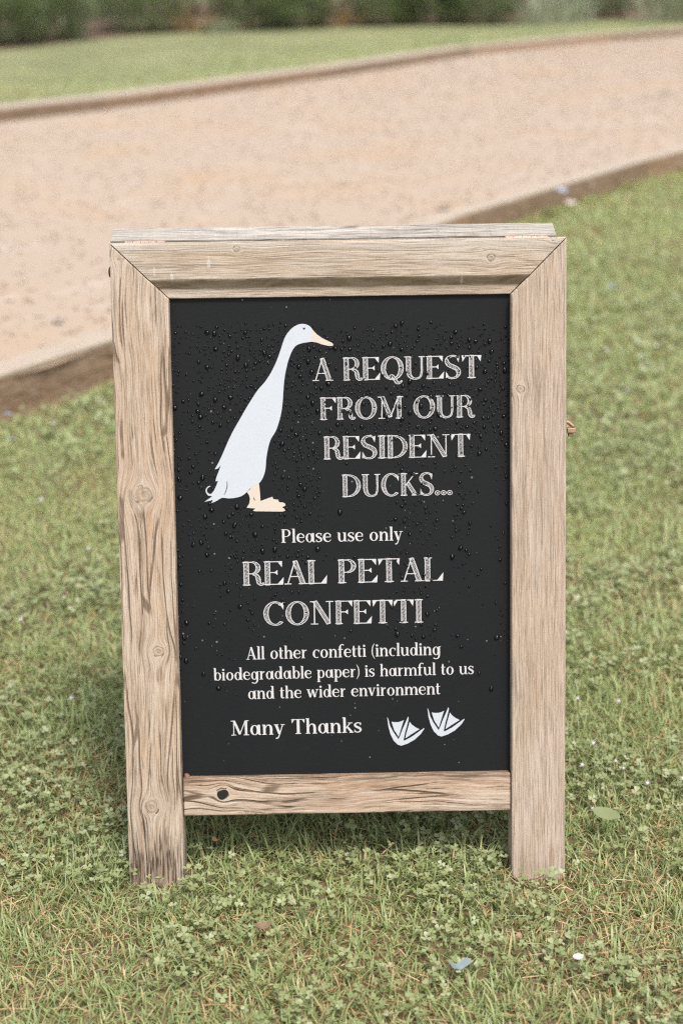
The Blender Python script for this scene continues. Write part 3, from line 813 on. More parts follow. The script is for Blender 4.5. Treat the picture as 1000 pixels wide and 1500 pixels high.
duck = link('duck_picture', poly_mesh('duck_picture', [zd(BODY)], 0.0007), M_DUCK, panel, TXY)
duck['label'] = 'pale white upright duck picture'
link('beak', poly_mesh('beak', [zd(BEAK)], 0.0008), M_BEAK, duck, Matrix.Identity(4))
link('legs', poly_mesh('legs', [zd(LEGS)], 0.0009), M_BEAK, duck, Matrix.Identity(4))
EYE = [(741, 136), (748, 139), (755, 135), (760, 141), (754, 149), (747, 148)]
link('eye', poly_mesh('eye', [zd(EYE)], 0.0010), M_LINE, duck, Matrix.Identity(4))
FEATHER = [(238, 1155), (243, 1172), (243, 1195), (236, 1220), (222, 1249), (220, 1247), (232, 1218), (238, 1194), (239, 1173)]
LEGLINE = [(414, 1262), (420, 1272), (427, 1285), (422, 1286), (416, 1275)]
link('feather_line', poly_mesh('feather_line', [zd(FEATHER)], 0.0011), M_LINE, duck, Matrix.Identity(4))
link('leg_line', poly_mesh('leg_line', [zd(LEGLINE)], 0.0011), M_LINE, duck, Matrix.Identity(4))

zf = lambda L, dx=0, dy=0: [(560 + (x + dx) / 7.69, 1030 + (y + dy) / 7.69) for x, y in L]
SOLE = [(52, 155), (65, 180), (85, 255), (120, 320), (178, 405), (195, 370), (225, 290), (265, 200), (285, 150), (293, 158), (290, 190), (275, 250), (255, 320), (235, 418), (250, 418), (330, 375), (420, 310), (465, 278), (470, 285), (430, 345), (360, 410), (280, 455), (210, 478), (170, 465), (125, 420), (90, 350), (65, 260)]
WEB1 = [(100, 207), (130, 212), (170, 212), (205, 205), (240, 188), (225, 230), (180, 378), (130, 300)]
WEB2 = [(305, 208), (330, 240), (370, 270), (415, 292), (330, 345), (255, 395), (270, 330)]
for dx, dy in ((0, 0), (452, -104)):
    link('webbed_footprint', poly_mesh('webbed_footprint', [zf(SOLE, dx, dy), zf(WEB1, dx, dy), zf(WEB2, dx, dy)], 0.0007), M_DUCK, panel, TXY)

# ------------------------------------------------------------------ rain droplets on the board
def inside(poly, x, y):
    c = False; n_ = len(poly); j = n_ - 1
    for i in range(n_):
        xi, yi = poly[i]; xj, yj = poly[j]
        if (yi > y) != (yj > y) and x < (xj - xi) * (y - yi) / (yj - yi) + xi: c = not c
        j = i
    return c
DP = zd(BODY)
def drop_density(x, y):
    d = 0.0
    if 470 < y < 665: d = 1.0 * min(1, (y - 470) / 25)
    if 600 < y: d *= max(0, 1 - (y - 600) / 80)
    top = 1.0 if x < 455 or x > 500 else 0.8
    d *= top
    if x < 285: d *= 0.35
    if 500 < y < 700 and x < 325: d *= 0.55
    for c0, wd, y0, y1, a in ((295, 22, 600, 800, 0.30), (360, 30, 740, 830, 0.55), (425, 26, 600, 840, 0.75), (455, 14, 620, 780, 0.8), (590, 22, 640, 930, 0.45), (620, 20, 640, 950, 0.4), (675, 14, 640, 870, 0.35), (733, 10, 480, 700, 0.9), (735, 8, 700, 950, 0.25), (258, 6, 480, 760, 0.55), (264, 6, 800, 960, 0.5), (350, 30, 830, 1000, 0.2), (320, 20, 900, 1010, 0.15)):
        if y0 < y < y1 and abs(x - c0) < wd: d = max(d, a * 0.85)
    if 640 < y < 1020: d = max(d, 0.035 if x < 480 or y > 900 else 0.02)
    if 250 < x < 275 and 560 < y < 1010: d = max(d, 0.14)
    if x > 560 and 480 < y < 560: d *= 0.75
    return d
DV = []; DF = []
cells = {}
rd = random.Random(5)
nd = 0
us = []
for rr_ in range(5):
    us.append(rr_)
tmpl = []
NR, NS = 3, 9
for i in range(NR + 1):
    ph = (math.pi / 2) * i / NR
    for j in range(NS):
        th = 2 * math.pi * j / NS
        tmpl.append((math.cos(th) * math.cos(ph), math.sin(th) * math.cos(ph), math.sin(ph)))
tmpl = np.array(tmpl)
tf = []
for i in range(NR):
    for j in range(NS):
        a_, b_ = i * NS + j, i * NS + (j + 1) % NS
        tf += [(a_, b_, b_ + NS), (a_, b_ + NS, a_ + NS)]
tf = np.array(tf)
tries = 0
while tries < 40000:
    tries += 1
    x = rd.uniform(252, 745); y = rd.uniform(468, 1060)
    if rd.random() > 0.36 * drop_density(x, y) * (0.5 + 0.9 * float(vnoise(x, y, 26.0))): continue
    r_px = min(3.5, 0.95 + rd.expovariate(1 / 0.75))
    if any(inside(Q_, x + (r_px + 1) * math.cos(q_), y + (r_px + 1) * math.sin(q_)) for Q_ in (zd(BEAK), zd(LEGS)) for q_ in (0, 1.57, 3.14, 4.71)): continue
    if any(inside(DP, x + (r_px + 1.5) * math.cos(q_), y + (r_px + 1.5) * math.sin(q_)) for q_ in (0, 1.05, 2.1, 3.14, 4.19, 5.24)): continue
    if any(a_[0] - 3 < x < b_[0] + 3 and a_[1] - c_ - 2 < y < a_[1] + 3 for _t, a_, b_, c_, _s in LINES if not _s) and rd.random() < 0.8: continue
    if any(a_[0] - 3 - r_px < x < b_[0] + 3 + r_px and min(a_[1], b_[1]) - c_ - r_px < y < a_[1] + 5 + r_px for _t, a_, b_, c_, _s in LINES if _s): continue
    ok = True
    cx_, cy_ = int(x // 10), int(y // 10)
    for ii in (-1, 0, 1):
        for jj in (-1, 0, 1):
            for (qx, qy, qr) in cells.get((cx_ + ii, cy_ + jj), ()):
                if math.hypot(x - qx, y - qy) < (r_px + qr) * 1.15 + 0.8: ok = False; break
    if not ok: continue
    cells.setdefault((cx_, cy_), []).append((x, y, r_px))
    P = board_xy(x, y); r = r_px * 0.00095
    el = rd.uniform(0.85, 1.35); tilt = rd.uniform(-0.5, 0.5)
    q = tmpl * np.array([r, r * el, r * 0.75])
    ang = np.arctan2(q[:, 1], q[:, 0])
    q[:, :2] *= (1 + 0.14 * np.sin(2 * ang + rd.uniform(0, 6)) + 0.10 * np.sin(3 * ang + rd.uniform(0, 6)))[:, None]
    q[:, 1] -= q[:, 2] * 0.35                      # gravity pulls the bead down
    ca, sa = math.cos(tilt), math.sin(tilt)
    qx = q[:, 0] * ca - q[:, 1] * sa; qz = q[:, 0] * sa + q[:, 1] * ca
    b = len(DV) * len(tmpl)
    DV.append(np.c_[P[0] + qx, -0.0003 - q[:, 2], P[1] + qz])
    DF.append(tf + b)
    nd += 1
k = N('rain_water')
k.set(Base_Color=(0.05, 0.05, 0.055), Roughness=0.22, IOR=1.36)
k.b.inputs['Transmission Weight'].default_value = 1.0
M_WATER = k.m
drops = link('rain_droplets', tri_mesh('rain_droplets', np.vstack(DV), np.vstack(DF)), M_WATER, None, PM @ TXY)
tag(drops, 'rain droplets beaded over the upper black board round the duck and lettering', 'droplets', kind='stuff')

# ------------------------------------------------------------------ grass, clover, straw
def grass_blades(x, y, z, h, wd, lean, segs=3, bend=0.6, az=None):
    """numpy blades: arrays of base position, length, width, lean angle from vertical"""
    n_ = len(x)
    if az is None: az = rng.uniform(0, 2 * np.pi, n_)
    dx, dy = np.cos(az), np.sin(az)
    sx_, sy_ = -dy, dx
    tw_ = rng.uniform(-0.9, 0.9, n_)                                # blade faces turn a little
    wx = sx_ * np.cos(tw_) + dx * np.sin(tw_) * 0.5; wy = sy_ * np.cos(tw_) + dy * np.sin(tw_) * 0.5; wz = np.sin(tw_) * 0.5
    nv = segs * 2 + 1
    V = np.zeros((n_, nv, 3))
    px = np.array(x, float); py = np.array(y, float); pz = np.array(z, float)
    for i in range(segs + 1):
        t = i / segs
        if i > 0:
            ang = lean + bend * (t - 0.5) * rng.uniform(0.6, 1.4, n_)
            st = h / segs
            px = px + dx * np.sin(ang) * st; py = py + dy * np.sin(ang) * st; pz = np.maximum(pz + np.cos(ang) * st, z + 0.001)
        ww = wd * (1 - 0.75 * t ** 2) / 2
        if i < segs:
            V[:, 2 * i] = np.c_[px - wx * ww, py - wy * ww, pz - wz * ww]
            V[:, 2 * i + 1] = np.c_[px + wx * ww, py + wy * ww, pz + wz * ww]
        else:
            V[:, 2 * segs] = np.c_[px, py, pz]
    tri = []
    for i in range(segs - 1):
        tri += [(2 * i, 2 * i + 1, 2 * i + 3), (2 * i, 2 * i + 3, 2 * i + 2)]
    tri.append((2 * segs - 2, 2 * segs - 1, 2 * segs))
    F = (np.arange(n_)[:, None, None] * nv + np.array(tri)[None]).reshape(-1, 3)
    return V.reshape(-1, 3), F, nv

def in_view(x, y, m=0.25):
    """keeps what the photo (and a step to the side) can see of the lawn"""
    dpt = (y - CAM[1])
    return np.abs(x - CAM[0]) < dpt * 0.27 + m

LEGS_XY = [(-W / 2, -W / 2 + WL), (W / 2 - WR, W / 2)]
def clear_of_legs(x, y):
    m = np.ones(len(x), bool)
    for a_, b_ in LEGS_XY:
        m &= ~((x > a_ - 0.002) & (x < b_ + 0.002) & (y > -0.002) & (y < 0.052))
    return m

def lawn_points(y0, y1, dens):
    xm = 0.27 * (y1 - CAM[1]) + 0.5
    n_ = int(dens * 2 * xm * (y1 - y0))
    x = rng.uniform(-xm, xm, n_) + CAM[0]; y = rng.uniform(y0, y1, n_)
    m = in_view(x, y) & clear_of_legs(x, y)
    x, y = x[m], y[m]
    if y1 > 0.8:
        m = side(NEAR, x, y) < -0.004
        x, y = x[m], y[m]
    return x, y

GV = []; GF = []; GT = []; off = 0
def add_grass(x, y, h0, h1, w0, w1, segs, straw=0.13, lean=(0.35, 1.35), shift=0.0, bend=0.6):
    global off
    n_ = len(x)
    pz = vnoise(x, y, 0.16)
    h = rng.uniform(h0, h1, n_) * (0.7 + 0.6 * pz)
    for a_, b_ in LEGS_XY:                      # trodden short in front of the feet
        h = np.where((x > a_ - 0.01) & (x < b_ + 0.01) & (y > -0.05) & (y < 0), h * 0.55, h)
    wd = rng.uniform(w0, w1, n_)
    ln = rng.uniform(lean[0], lean[1], n_)
    V, F, nv = grass_blades(x, y, np.full(n_, ZL), h, wd, ln, segs, bend)
    dry = vnoise(x + 5, y + 2, 0.11) * 0.6 + vnoise(x + 9, y + 1, 0.37) * 0.4
    tint = 0.32 + shift + (0.62 - shift) * rng.random(n_) * (0.65 + 0.5 * vnoise(x + 3, y, 0.3))
    straw = straw * (1 + 0.9 * np.clip((0.05 - y) / 0.3, 0, 1))
    tint = np.where(rng.random(n_) < straw * (0.25 + 3.2 * np.clip(dry - 0.35, 0, 1)), rng.uniform(0.0, 0.24, n_), tint)
    GV.append(V); GF.append(F + off); GT.append(np.repeat(tint, nv)); off += len(V)

x, y = lawn_points(-0.50, 0.75, 30000); add_grass(x, y, 0.015, 0.037, 0.0016, 0.0034, 3, 0.12, (0.3, 1.25), 0.12, 1.0)
x, y = lawn_points(-0.50, 0.75, 5000); add_grass(x, y, 0.026, 0.050, 0.002, 0.0040, 3, 0.10, (0.2, 0.9), 0.12, 1.1)
x, y = lawn_points(0.75, 2.0, 20000); add_grass(x, y, 0.018, 0.042, 0.0020, 0.0040, 2, 0.10, (0.5, 1.45))
x, y = lawn_points(2.0, 4.2, 9000); add_grass(x, y, 0.02, 0.045, 0.004, 0.007, 2, 0.10, (0.5, 1.45))
x, y = lawn_points(4.2, 8.5, 4500); add_grass(x, y, 0.02, 0.045, 0.006, 0.011, 2, 0.10, (0.5, 1.45))
# the lawn goes on beside the frame, a little coarser
for y0_, y1_, dn_, w0_, w1_ in ((-1.3, 1.5, 7000, 0.003, 0.005), (1.5, 4.5, 2600, 0.005, 0.008), (4.5, 9.0, 1000, 0.008, 0.013)):
    xm_ = 0.75 * (y1_ - CAM[1]) + 0.8
    n_ = int(dn_ * 2 * xm_ * (y1_ - y0_))
    x = rng.uniform(-xm_, xm_, n_) + CAM[0]; y = rng.uniform(y0_, y1_, n_)
    m = (np.abs(x - CAM[0]) < (y - CAM[1]) * 0.75 + 0.8) & ~(in_view(x, y) & (y > -0.5)); x, y = x[m], y[m]
    m = side(NEAR, x, y) < -0.004; x, y = x[m], y[m]
    add_grass(x, y, 0.018, 0.042, w0_, w1_, 2, 0.10, (0.5, 1.45))
for s_ in rng.uniform(1.0, 14.5, 1100):         # longer unmown tufts against the edging boards
    (px_, py_), _ = along(NEAR, s_)
    m_ = int(rng.integers(1, 6))
    if vnoise(px_, py_, 0.22) < 0.42: continue
    add_grass(px_ + 0.02 + rng.uniform(0, 0.04, m_), py_ - 0.02 - rng.uniform(0, 0.03, m_), 0.035, 0.085, 0.003, 0.005, 2, 0.3, (0.1, 0.8))
k = N('grass_blade')
t_ = k.attr('tint')
c = k.ramp(t_, [(0.0, (0.42, 0.28, 0.14)), (0.14, (0.58, 0.46, 0.25)), (0.25, (0.54, 0.48, 0.23)), (0.32, (0.50, 0.52, 0.24)), (0.55, (0.405, 0.47, 0.205)), (0.8, (0.27, 0.345, 0.145)), (1.0, (0.42, 0.49, 0.28))])
k.set(Base_Color=c, Roughness=0.42); k.b.inputs['Specular IOR Level'].default_value = 0.45
k.translucent(k.mix(1.0, c, (1.0, 1.0, 0.6), 'MULTIPLY'), 0.35)
M_GRASS = k.m
grass = link('grass', tri_mesh('grass', np.vstack(GV), np.vstack(GF), {'tint': np.concatenate(GT)}), M_GRASS)
tag(grass, 'short tangled lawn grass with straw coloured blades around the sign', 'grass', kind='stuff')

# dead straw lying in the sward
SV = []; SF = []; ST = []; off2 = 0
for y0, y1, dn in ((-0.5, 0.75, 6500), (0.75, 2.2, 1000)):
    x, y = lawn_points(y0, y1, dn)
    dry = vnoise(x + 5, y + 2, 0.11) * 0.6 + vnoise(x + 9, y + 1, 0.37) * 0.4
    m = rng.random(len(x)) < np.clip((dry - 0.33) * 2.6, 0.08, 1); x, y = x[m], y[m]
    V, F, nv = grass_blades(x, y, np.full(len(x), ZL + 0.004) + rng.uniform(0, 0.012, len(x)), rng.uniform(0.015, 0.04, len(x)), rng.uniform(0.0008, 0.0019, len(x)), rng.uniform(1.3, 1.65, len(x)), 2, 0.2)
    SV.append(V); SF.append(F + off2); ST.append(np.repeat(rng.random(len(x)), nv)); off2 += len(V)
k = N('dead_straw')
k.set(Base_Color=k.ramp(k.attr('tint'), [(0, (0.25, 0.13, 0.06)), (0.4, (0.44, 0.27, 0.13)), (1, (0.56, 0.43, 0.25))]), Roughness=0.7)
tag(link('dead_grass', tri_mesh('dead_grass', np.vstack(SV), np.vstack(SF), {'tint': np.concatenate(ST)}), k.m),
    'orange brown dead grass stems lying flat between the green blades', 'dead grass', kind='stuff')

# clover: three heart-shaped leaflets on a stalk
def clover_mesh():
    leaf = np.array([(0, 0, 0), (-0.30, 0.30, 0.03), (-0.47, 0.68, 0.05), (-0.30, 0.96, 0.03), (0, 0.86, -0.02), (0.30, 0.96, 0.03), (0.47, 0.68, 0.05), (0.30, 0.30, 0.03)])
    lt = np.array([(0, 4, 1), (1, 4, 2), (2, 4, 3), (0, 7, 4), (7, 6, 4), (6, 5, 4)])
    return leaf, lt
LEAF, LT = clover_mesh()
CV = []; CF = []; CT = []; coff = 0
def add_clover(x, y, s0, s1, hmin, hmax, stalk=True):
    global coff
    for i in range(len(x)):
        h = random.uniform(hmin, hmax); s = random.uniform(s0, s1)
        az = random.uniform(0, 6.283); tl = abs(random.gauss(0, 0.38)); ta = random.uniform(0, 6.283)
        cx0 = x[i] + random.uniform(-0.006, 0.006); cy0 = y[i] + random.uniform(-0.006, 0.006)
        ct, st_ = math.cos(tl), math.sin(tl); ca, sa = math.cos(ta), math.sin(ta)
        tint = random.random()
        for q in range(3):
            a = az + q * 2.094 + random.uniform(-0.2, 0.2)
            up_ = random.uniform(-0.15, 0.5)
            L = LEAF * s * random.uniform(0.85, 1.1)
            lx, ly, lz = L[:, 0] , L[:, 1] * math.cos(up_) - L[:, 2] * math.sin(up_), L[:, 1] * math.sin(up_) + L[:, 2]
            rx = lx * math.cos(a) - ly * math.sin(a); ry = lx * math.sin(a) + ly * math.cos(a)
            # tilt the whole leaf
            u = rx * ca + ry * sa; v = -rx * sa + ry * ca
            u2 = u * ct + lz * st_; z2 = -u * st_ + lz * ct
            CV.append(np.c_[cx0 + u2 * ca - v * sa, cy0 + u2 * sa + v * ca, np.maximum(h + z2, 0.003) + ZL])
            CF.append(LT + coff); CT.append(np.full(8, np.clip(tint + random.uniform(-0.15, 0.15), 0, 1))); coff += 8
        if stalk:
            CV.append(np.array([(x[i] - 0.0005, y[i], ZL), (x[i] + 0.0005, y[i], ZL), (cx0, cy0, h + ZL)]))
            CF.append(np.array([(0, 1, 2)]) + coff); CT.append(np.full(3, 0.3)); coff += 3
def clover_points(y0, y1, dens, thr, soft=0.16):
    x, y = lawn_points(y0, y1, dens)
    c_ = vnoise(x + 1.7, y + 4.1, 0.19) * 0.6 + vnoise(x + 7.7, y + 2.1, 0.07) * 0.4
    # the photo's clover grows thick to the right of the sign and along its foot
    bias = 0.10 * (x > 0.1) + 0.16 * np.exp(-((y - 0.03) / 0.07) ** 2) * (np.abs(x) < 0.5) - 0.05 * (x < -0.1) * (y < -0.02)
    m = rng.random(len(x)) < np.clip((c_ + bias - thr) / soft, 0, 1)
    return x[m], y[m]
x, y = clover_points(-0.5, 0.75, 6500, 0.45, 0.30); add_clover(x, y, 0.0045, 0.0095, 0.012, 0.034)
x, y = clover_points(0.75, 2.0, 3600, 0.42, 0.26); add_clover(x, y, 0.006, 0.011, 0.016, 0.036, False)
x, y = clover_points(2.0, 4.5, 800, 0.44); add_clover(x, y, 0.010, 0.016, 0.02, 0.04, False)
k = N('clover_leaf')
c = k.ramp(k.attr('tint'), [(0, (0.215, 0.25, 0.105)), (0.5, (0.285, 0.325, 0.145)), (0.85, (0.35, 0.385, 0.20)), (1, (0.41, 0.44, 0.27))])
k.set(Base_Color=c, Roughness=0.42); k.b.inputs['Specular IOR Level'].default_value = 0.45
k.translucent(k.mix(1.0, c, (1.0, 1.0, 0.6), 'MULTIPLY'), 0.22)
M_CLOVER = k.m
tag(link('clover', tri_mesh('clover', np.vstack(CV), np.vstack(CF), {'tint': np.concatenate(CT)}), M_CLOVER),
    'wet sage green clover leaves growing through the lawn', 'clover', kind='stuff')

# far lawn: short mown sward beyond the path
n_ = 60000
x = rng.uniform(-5.5, 9.5, n_); y = rng.uniform(8.0, 22.5, n_)
m = (np.abs(x - CAM[0]) < (y - CAM[1]) * 0.30 + 0.4)
x, y = x[m], y[m]
m = (side(FAR, x, y) > 0.30) & (side(BED, x, y) < -0.05)
x, y = x[m], y[m]
V, F, nv = grass_blades(x, y, np.full(len(x), Z_FAR), rng.uniform(0.02, 0.05, len(x)), rng.uniform(0.012, 0.025, len(x)), rng.uniform(0.3, 1.2, len(x)), 2)
fv = 0.55 * vnoise(x, y, 1.3) + 0.45 * vnoise(x + 3, y, 0.45)
ft = np.clip(0.26 + 0.8 * np.clip(fv * 1.5 - 0.3, 0, 1) * rng.uniform(0.6, 1.1, len(x)), 0, 0.9)
tag(link('mown_grass', tri_mesh('mown_grass', V, F, {'tint': np.repeat(ft, nv)}), M_GRASS),
    'mown pale green grass between the far timber edging and the flower bed', 'grass', kind='stuff')

# loose stones over the path
n_ = 26000
x = rng.uniform(-3.5, 6.5, n_); y = 1.5 + 17 * rng.random(n_) ** 1.3
m = in_view(x, y, 0.6); x, y = x[m], y[m]
m = (side(NEAR, x, y) > 0.13) & (side(FAR, x, y) < -0.03); x, y = x[m], y[m]
oc = np.array([(1, 0, 0), (0, 1, 0), (-1, 0, 0), (0, -1, 0), (0.3, 0.2, 0.8), (0, 0, -0.6)])
of = np.array([(0, 1, 4), (1, 2, 4), (2, 3, 4), (3, 0, 4), (1, 0, 5), (2, 1, 5), (3, 2, 5), (0, 3, 5)])
rs = rng.uniform(0.004, 0.012, len(x)) * (1 + 0.03 * y)
jit = rng.uniform(0.6, 1.3, (len(x), 6, 3))
a_ = rng.uniform(0, 6.28, len(x))
q = oc[None] * jit * rs[:, None, None]
qx = q[..., 0] * np.cos(a_)[:, None] - q[..., 1] * np.sin(a_)[:, None]; qy = q[..., 0] * np.sin(a_)[:, None] + q[..., 1] * np.cos(a_)[:, None]
tt = np.clip(side(NEAR, x, y) / 5, 0, 1)
V = np.stack([qx + x[:, None], qy + y[:, None], q[..., 2] + (Z_PATH + 0.02 * tt + rs * 0.35)[:, None]], -1).reshape(-1, 3)
F = (np.arange(len(x))[:, None, None] * 6 + of[None]).reshape(-1, 3)
k = N('gravel_stone')
k.set(Base_Color=k.ramp(k.attr('tint'), [(0, (0.33, 0.235, 0.16)), (0.15, (0.37, 0.285, 0.215)), (0.85, (0.41, 0.33, 0.26)), (1, (0.46, 0.395, 0.34))]), Roughness=0.8)
tag(link('gravel_stones', tri_mesh('gravel_stones', V, F, {'tint': np.repeat(rng.random(len(x)), 6)}, smooth=False), k.m),
    'loose pinkish gravel stones covering the path', 'gravel', kind='stuff')

# ------------------------------------------------------------------ flower bed plants
def leaf_mat(name, a, b, rough=0.55, tr=0.2):
    k = N(name)
    c = k.ramp(k.attr('tint'), [(0, a), (1, b)])
    k.set(Base_Color=c, Roughness=rough); k.translucent(c, tr); return k.m
M_BUSH = leaf_mat('dark_bush_needles', (0.055, 0.085, 0.038), (0.36, 0.44, 0.21))
M_STRAP = leaf_mat('pale_strap_leaves', (0.18, 0.22, 0.12), (0.46, 0.49, 0.34))
M_DRY = leaf_mat('dry_rusty_leaves', (0.22, 0.10, 0.045), (0.42, 0.30, 0.14))
M_HEDGE = leaf_mat('hedge_leaves', (0.035, 0.05, 0.028), (0.11, 0.135, 0.07))
M_STEM = plain('brown_woody_stems', (0.10, 0.065, 0.04), 0.9)

def fan(n_, base_r, h0, h1, w0, w1, spread, bend, seg=3, dense_top=False):
    a_ = rng.uniform(0, 6.283, n_); r_ = base_r * np.sqrt(rng.random(n_))
    x, y = r_ * np.cos(a_), r_ * np.sin(a_)
    h = rng.uniform(h0, h1, n_)
    lean = np.clip(spread * (r_ / base_r) + rng.normal(0, 0.12, n_), 0.02, 1.5)
    V, F, nv = grass_blades(x, y, np.zeros(n_), h, rng.uniform(w0, w1, n_), lean, seg, bend)
    # turn each blade outward
    Vb = V.reshape(n_, nv, 3); base = np.stack([x, y, np.zeros(n_)], 1)[:, None]
    rel = Vb - base
    tipd = rel[:, -1, :2]; cur = np.arctan2(tipd[:, 1], tipd[:, 0])
    tgt = a_ + rng.normal(0, 0.5, n_); dlt = tgt - cur
    c_, s_ = np.cos(dlt)[:, None], np.sin(dlt)[:, None]
    rx = rel[..., 0] * c_ - rel[..., 1] * s_; ry = rel[..., 0] * s_ + rel[..., 1] * c_
    V = np.stack([rx + x[:, None], ry + y[:, None], rel[..., 2]], -1).reshape(-1, 3)
    return V, F, nv

def bush(loc, r, h, n_, label):
    """needle-leaved mound: foliage and woody stems"""
    root = empty('evergreen_bush', (loc[0], loc[1] - 1.0, Z_FAR + 0.03))
    tag(root, label, 'bush', 'dark evergreen bushes in the flower bed')
    Vs = []; Fs = []; Ts = []; of_ = 0
    m_ = n_ * 2
    d = rng.normal(0, 1, (m_, 3)); d /= np.linalg.norm(d, axis=1)[:, None]
    rad = rng.uniform(0.35, 1.0, m_) ** 0.6
    lump = 0.82 + 0.36 * vnoise(np.arctan2(d[:, 1], d[:, 0]) * 1.3 + loc[0] * 3, d[:, 2] * 2 + loc[1], 0.8)
    P = d * np.array([r * 1.12, r * 1.12, h * 0.56]) * (rad * lump)[:, None] + np.array([0, 0, h * 0.42])
    low = P[:, 2] < 0.02
    P[low, 2] = rng.uniform(0.0, 0.22, int(low.sum()))
    lean = np.clip(np.arctan2(np.hypot(d[:, 0], d[:, 1]), d[:, 2] * 0.8 + 0.75) + rng.normal(0, 0.22, m_), 0.02, 1.7)
    V, F, nv = grass_blades(P[:, 0], P[:, 1], P[:, 2], rng.uniform(0.10, 0.24, m_), rng.uniform(0.010, 0.020, m_), lean, 2, 0.2, np.arctan2(d[:, 1], d[:, 0]) + rng.normal(0, 0.4, m_))
    clump = vnoise(P[:, 0] * 1.0 + P[:, 2] + loc[0], P[:, 1] + P[:, 2] * 0.7 + loc[1], 0.16)
    Vs.append(V); Fs.append(F); Ts.append(np.repeat(np.clip(clump * 0.8 + rng.random(m_) * 0.45 - 0.12, 0, 1), nv))
    link('foliage', tri_mesh('foliage', np.vstack(Vs), np.vstack(Fs), {'tint': np.concatenate(Ts)}), M_BUSH, root)
    bm = bmesh.new()
    for q in range(7):
        a = q * 0.9
        tube_bm(bm, [(0.3 * r * math.cos(a), 0.3 * r * math.sin(a), -0.03), (0.45 * r * math.cos(a), 0.45 * r * math.sin(a), h * 0.3), (0.6 * r * math.cos(a), 0.6 * r * math.sin(a), h * 0.6)], [0.012, 0.009, 0.004], 6)
    from_bm('stems', bm, M_STEM, root)

def strap_plant(loc, r, h, n_, label, mat, name='strap_leaved_plant', group='strap leaved plants in the flower bed', w0=0.014, w1=0.030):
    V, F, nv = fan(n_, r, h * 0.6, h * 1.15, w0, w1, 0.8, 1.3, 5)
    o = link(name, tri_mesh(name, V, F, {'tint': np.repeat(rng.random(n_), nv)}), mat)
    o.location = (loc[0], loc[1] - 1.25, Z_FAR + 0.03)
    return tag(o, label, 'plant', group)

bush((-4.15, 17.9), 0.62, 1.0, 2600, 'dark bush at the upper left corner of the photo')
bush((-3.55, 18.9), 0.50, 0.9, 1800, 'smaller dark bush just right of the upper left corner')
bush((-2.62, 20.85), 0.66, 0.95, 2400, 'dark bush between the pale arching leaves and the rusty gap')
bush((-1.02, 21.3), 0.60, 0.95, 2200, 'left mound of the dark bushes above the middle of the path')
bush((-0.35, 21.7), 0.52, 0.95, 2000, 'dark bush just left of the small bare soil gap')
bush((0.95, 22.1), 0.55, 0.90, 1900, 'dark bush just right of the small bare soil gap')
bush((1.62, 22.3), 0.60, 1.0, 2000, 'tall dark bush standing between two dark mounds above the sign')
bush((2.38, 22.2), 0.66, 0.95, 2200, 'right dark mound next to the pale flowering plant')
bush((4.35, 23.6), 0.60, 0.85, 1800, 'shaded dark bush between the two pale plants at upper right')
bush((5.95, 23.0), 0.7, 0.95, 1900, 'dark bush at the upper right corner of the photo')
strap_plant((-3.25, 19.1), 0.22, 0.75, 34, 'pale arching grey green leaves between the two left dark bushes', M_STRAP)
strap_plant((3.30, 22.1), 0.45, 0.70, 90, 'pale leafy plant with white flowers right of the dark mounds', M_STRAP)
strap_plant((3.75, 22.4), 0.40, 0.60, 70, 'second pale leafy plant further right beside the white flowering one', M_STRAP)
strap_plant((5.05, 22.3), 0.42, 0.80, 70, 'pale spiky plant near the upper right corner', M_STRAP)
strap_plant((-1.85, 20.9), 0.36, 0.55, 60, 'rusty dry leaved plant in the gap between the dark bushes', M_DRY, 'rusty_plant', 'rusty dry plants in the flower bed')
strap_plant((-1.45, 20.6), 0.28, 0.30, 60, 'low yellow green plant below the rusty leaves', M_STRAP, 'low_plant', 'low plants in the flower bed')
strap_plant((0.25, 21.9), 0.35, 0.40, 70, 'low rusty plant in the bare soil gap above the path', M_DRY, 'rusty_plant', 'rusty dry plants in the flower bed')
M_PET = plain('white_petals', (0.68, 0.67, 0.62), 0.6)
for i, (fx, fy, fz, lb) in enumerate(((3.16, 21.85, 0.55, 'white flower head left above the pale leafy plant'), (3.62, 21.95, 0.42, 'white flower head low in the pale leafy plant'), (4.02, 22.1, 0.48, 'white flower head at the right side of the pale leafy plants'))):
    bm = bmesh.new()
    for q in range(9):
        a = q * 0.698
        bm.faces.new([bm.verts.new(Vector((math.cos(a + s) * r_, math.sin(a + s) * r_, z_))) for s, r_, z_ in ((0, 0.01, 0), (-0.25, 0.05, 0.01), (0, 0.075, 0.02), (0.25, 0.05, 0.01))])
    tube_bm(bm, [(0, 0, -fz), (0, 0, 0)], 0.006, 5)
    o = from_bm('white_flower', bm, M_PET); o.location = (fx, fy - 1.3, Z_FAR + 0.03 + fz)
    o.rotation_euler = (0, 0, i)
    tag(o, lb, 'flower', 'white flowers in the bed')

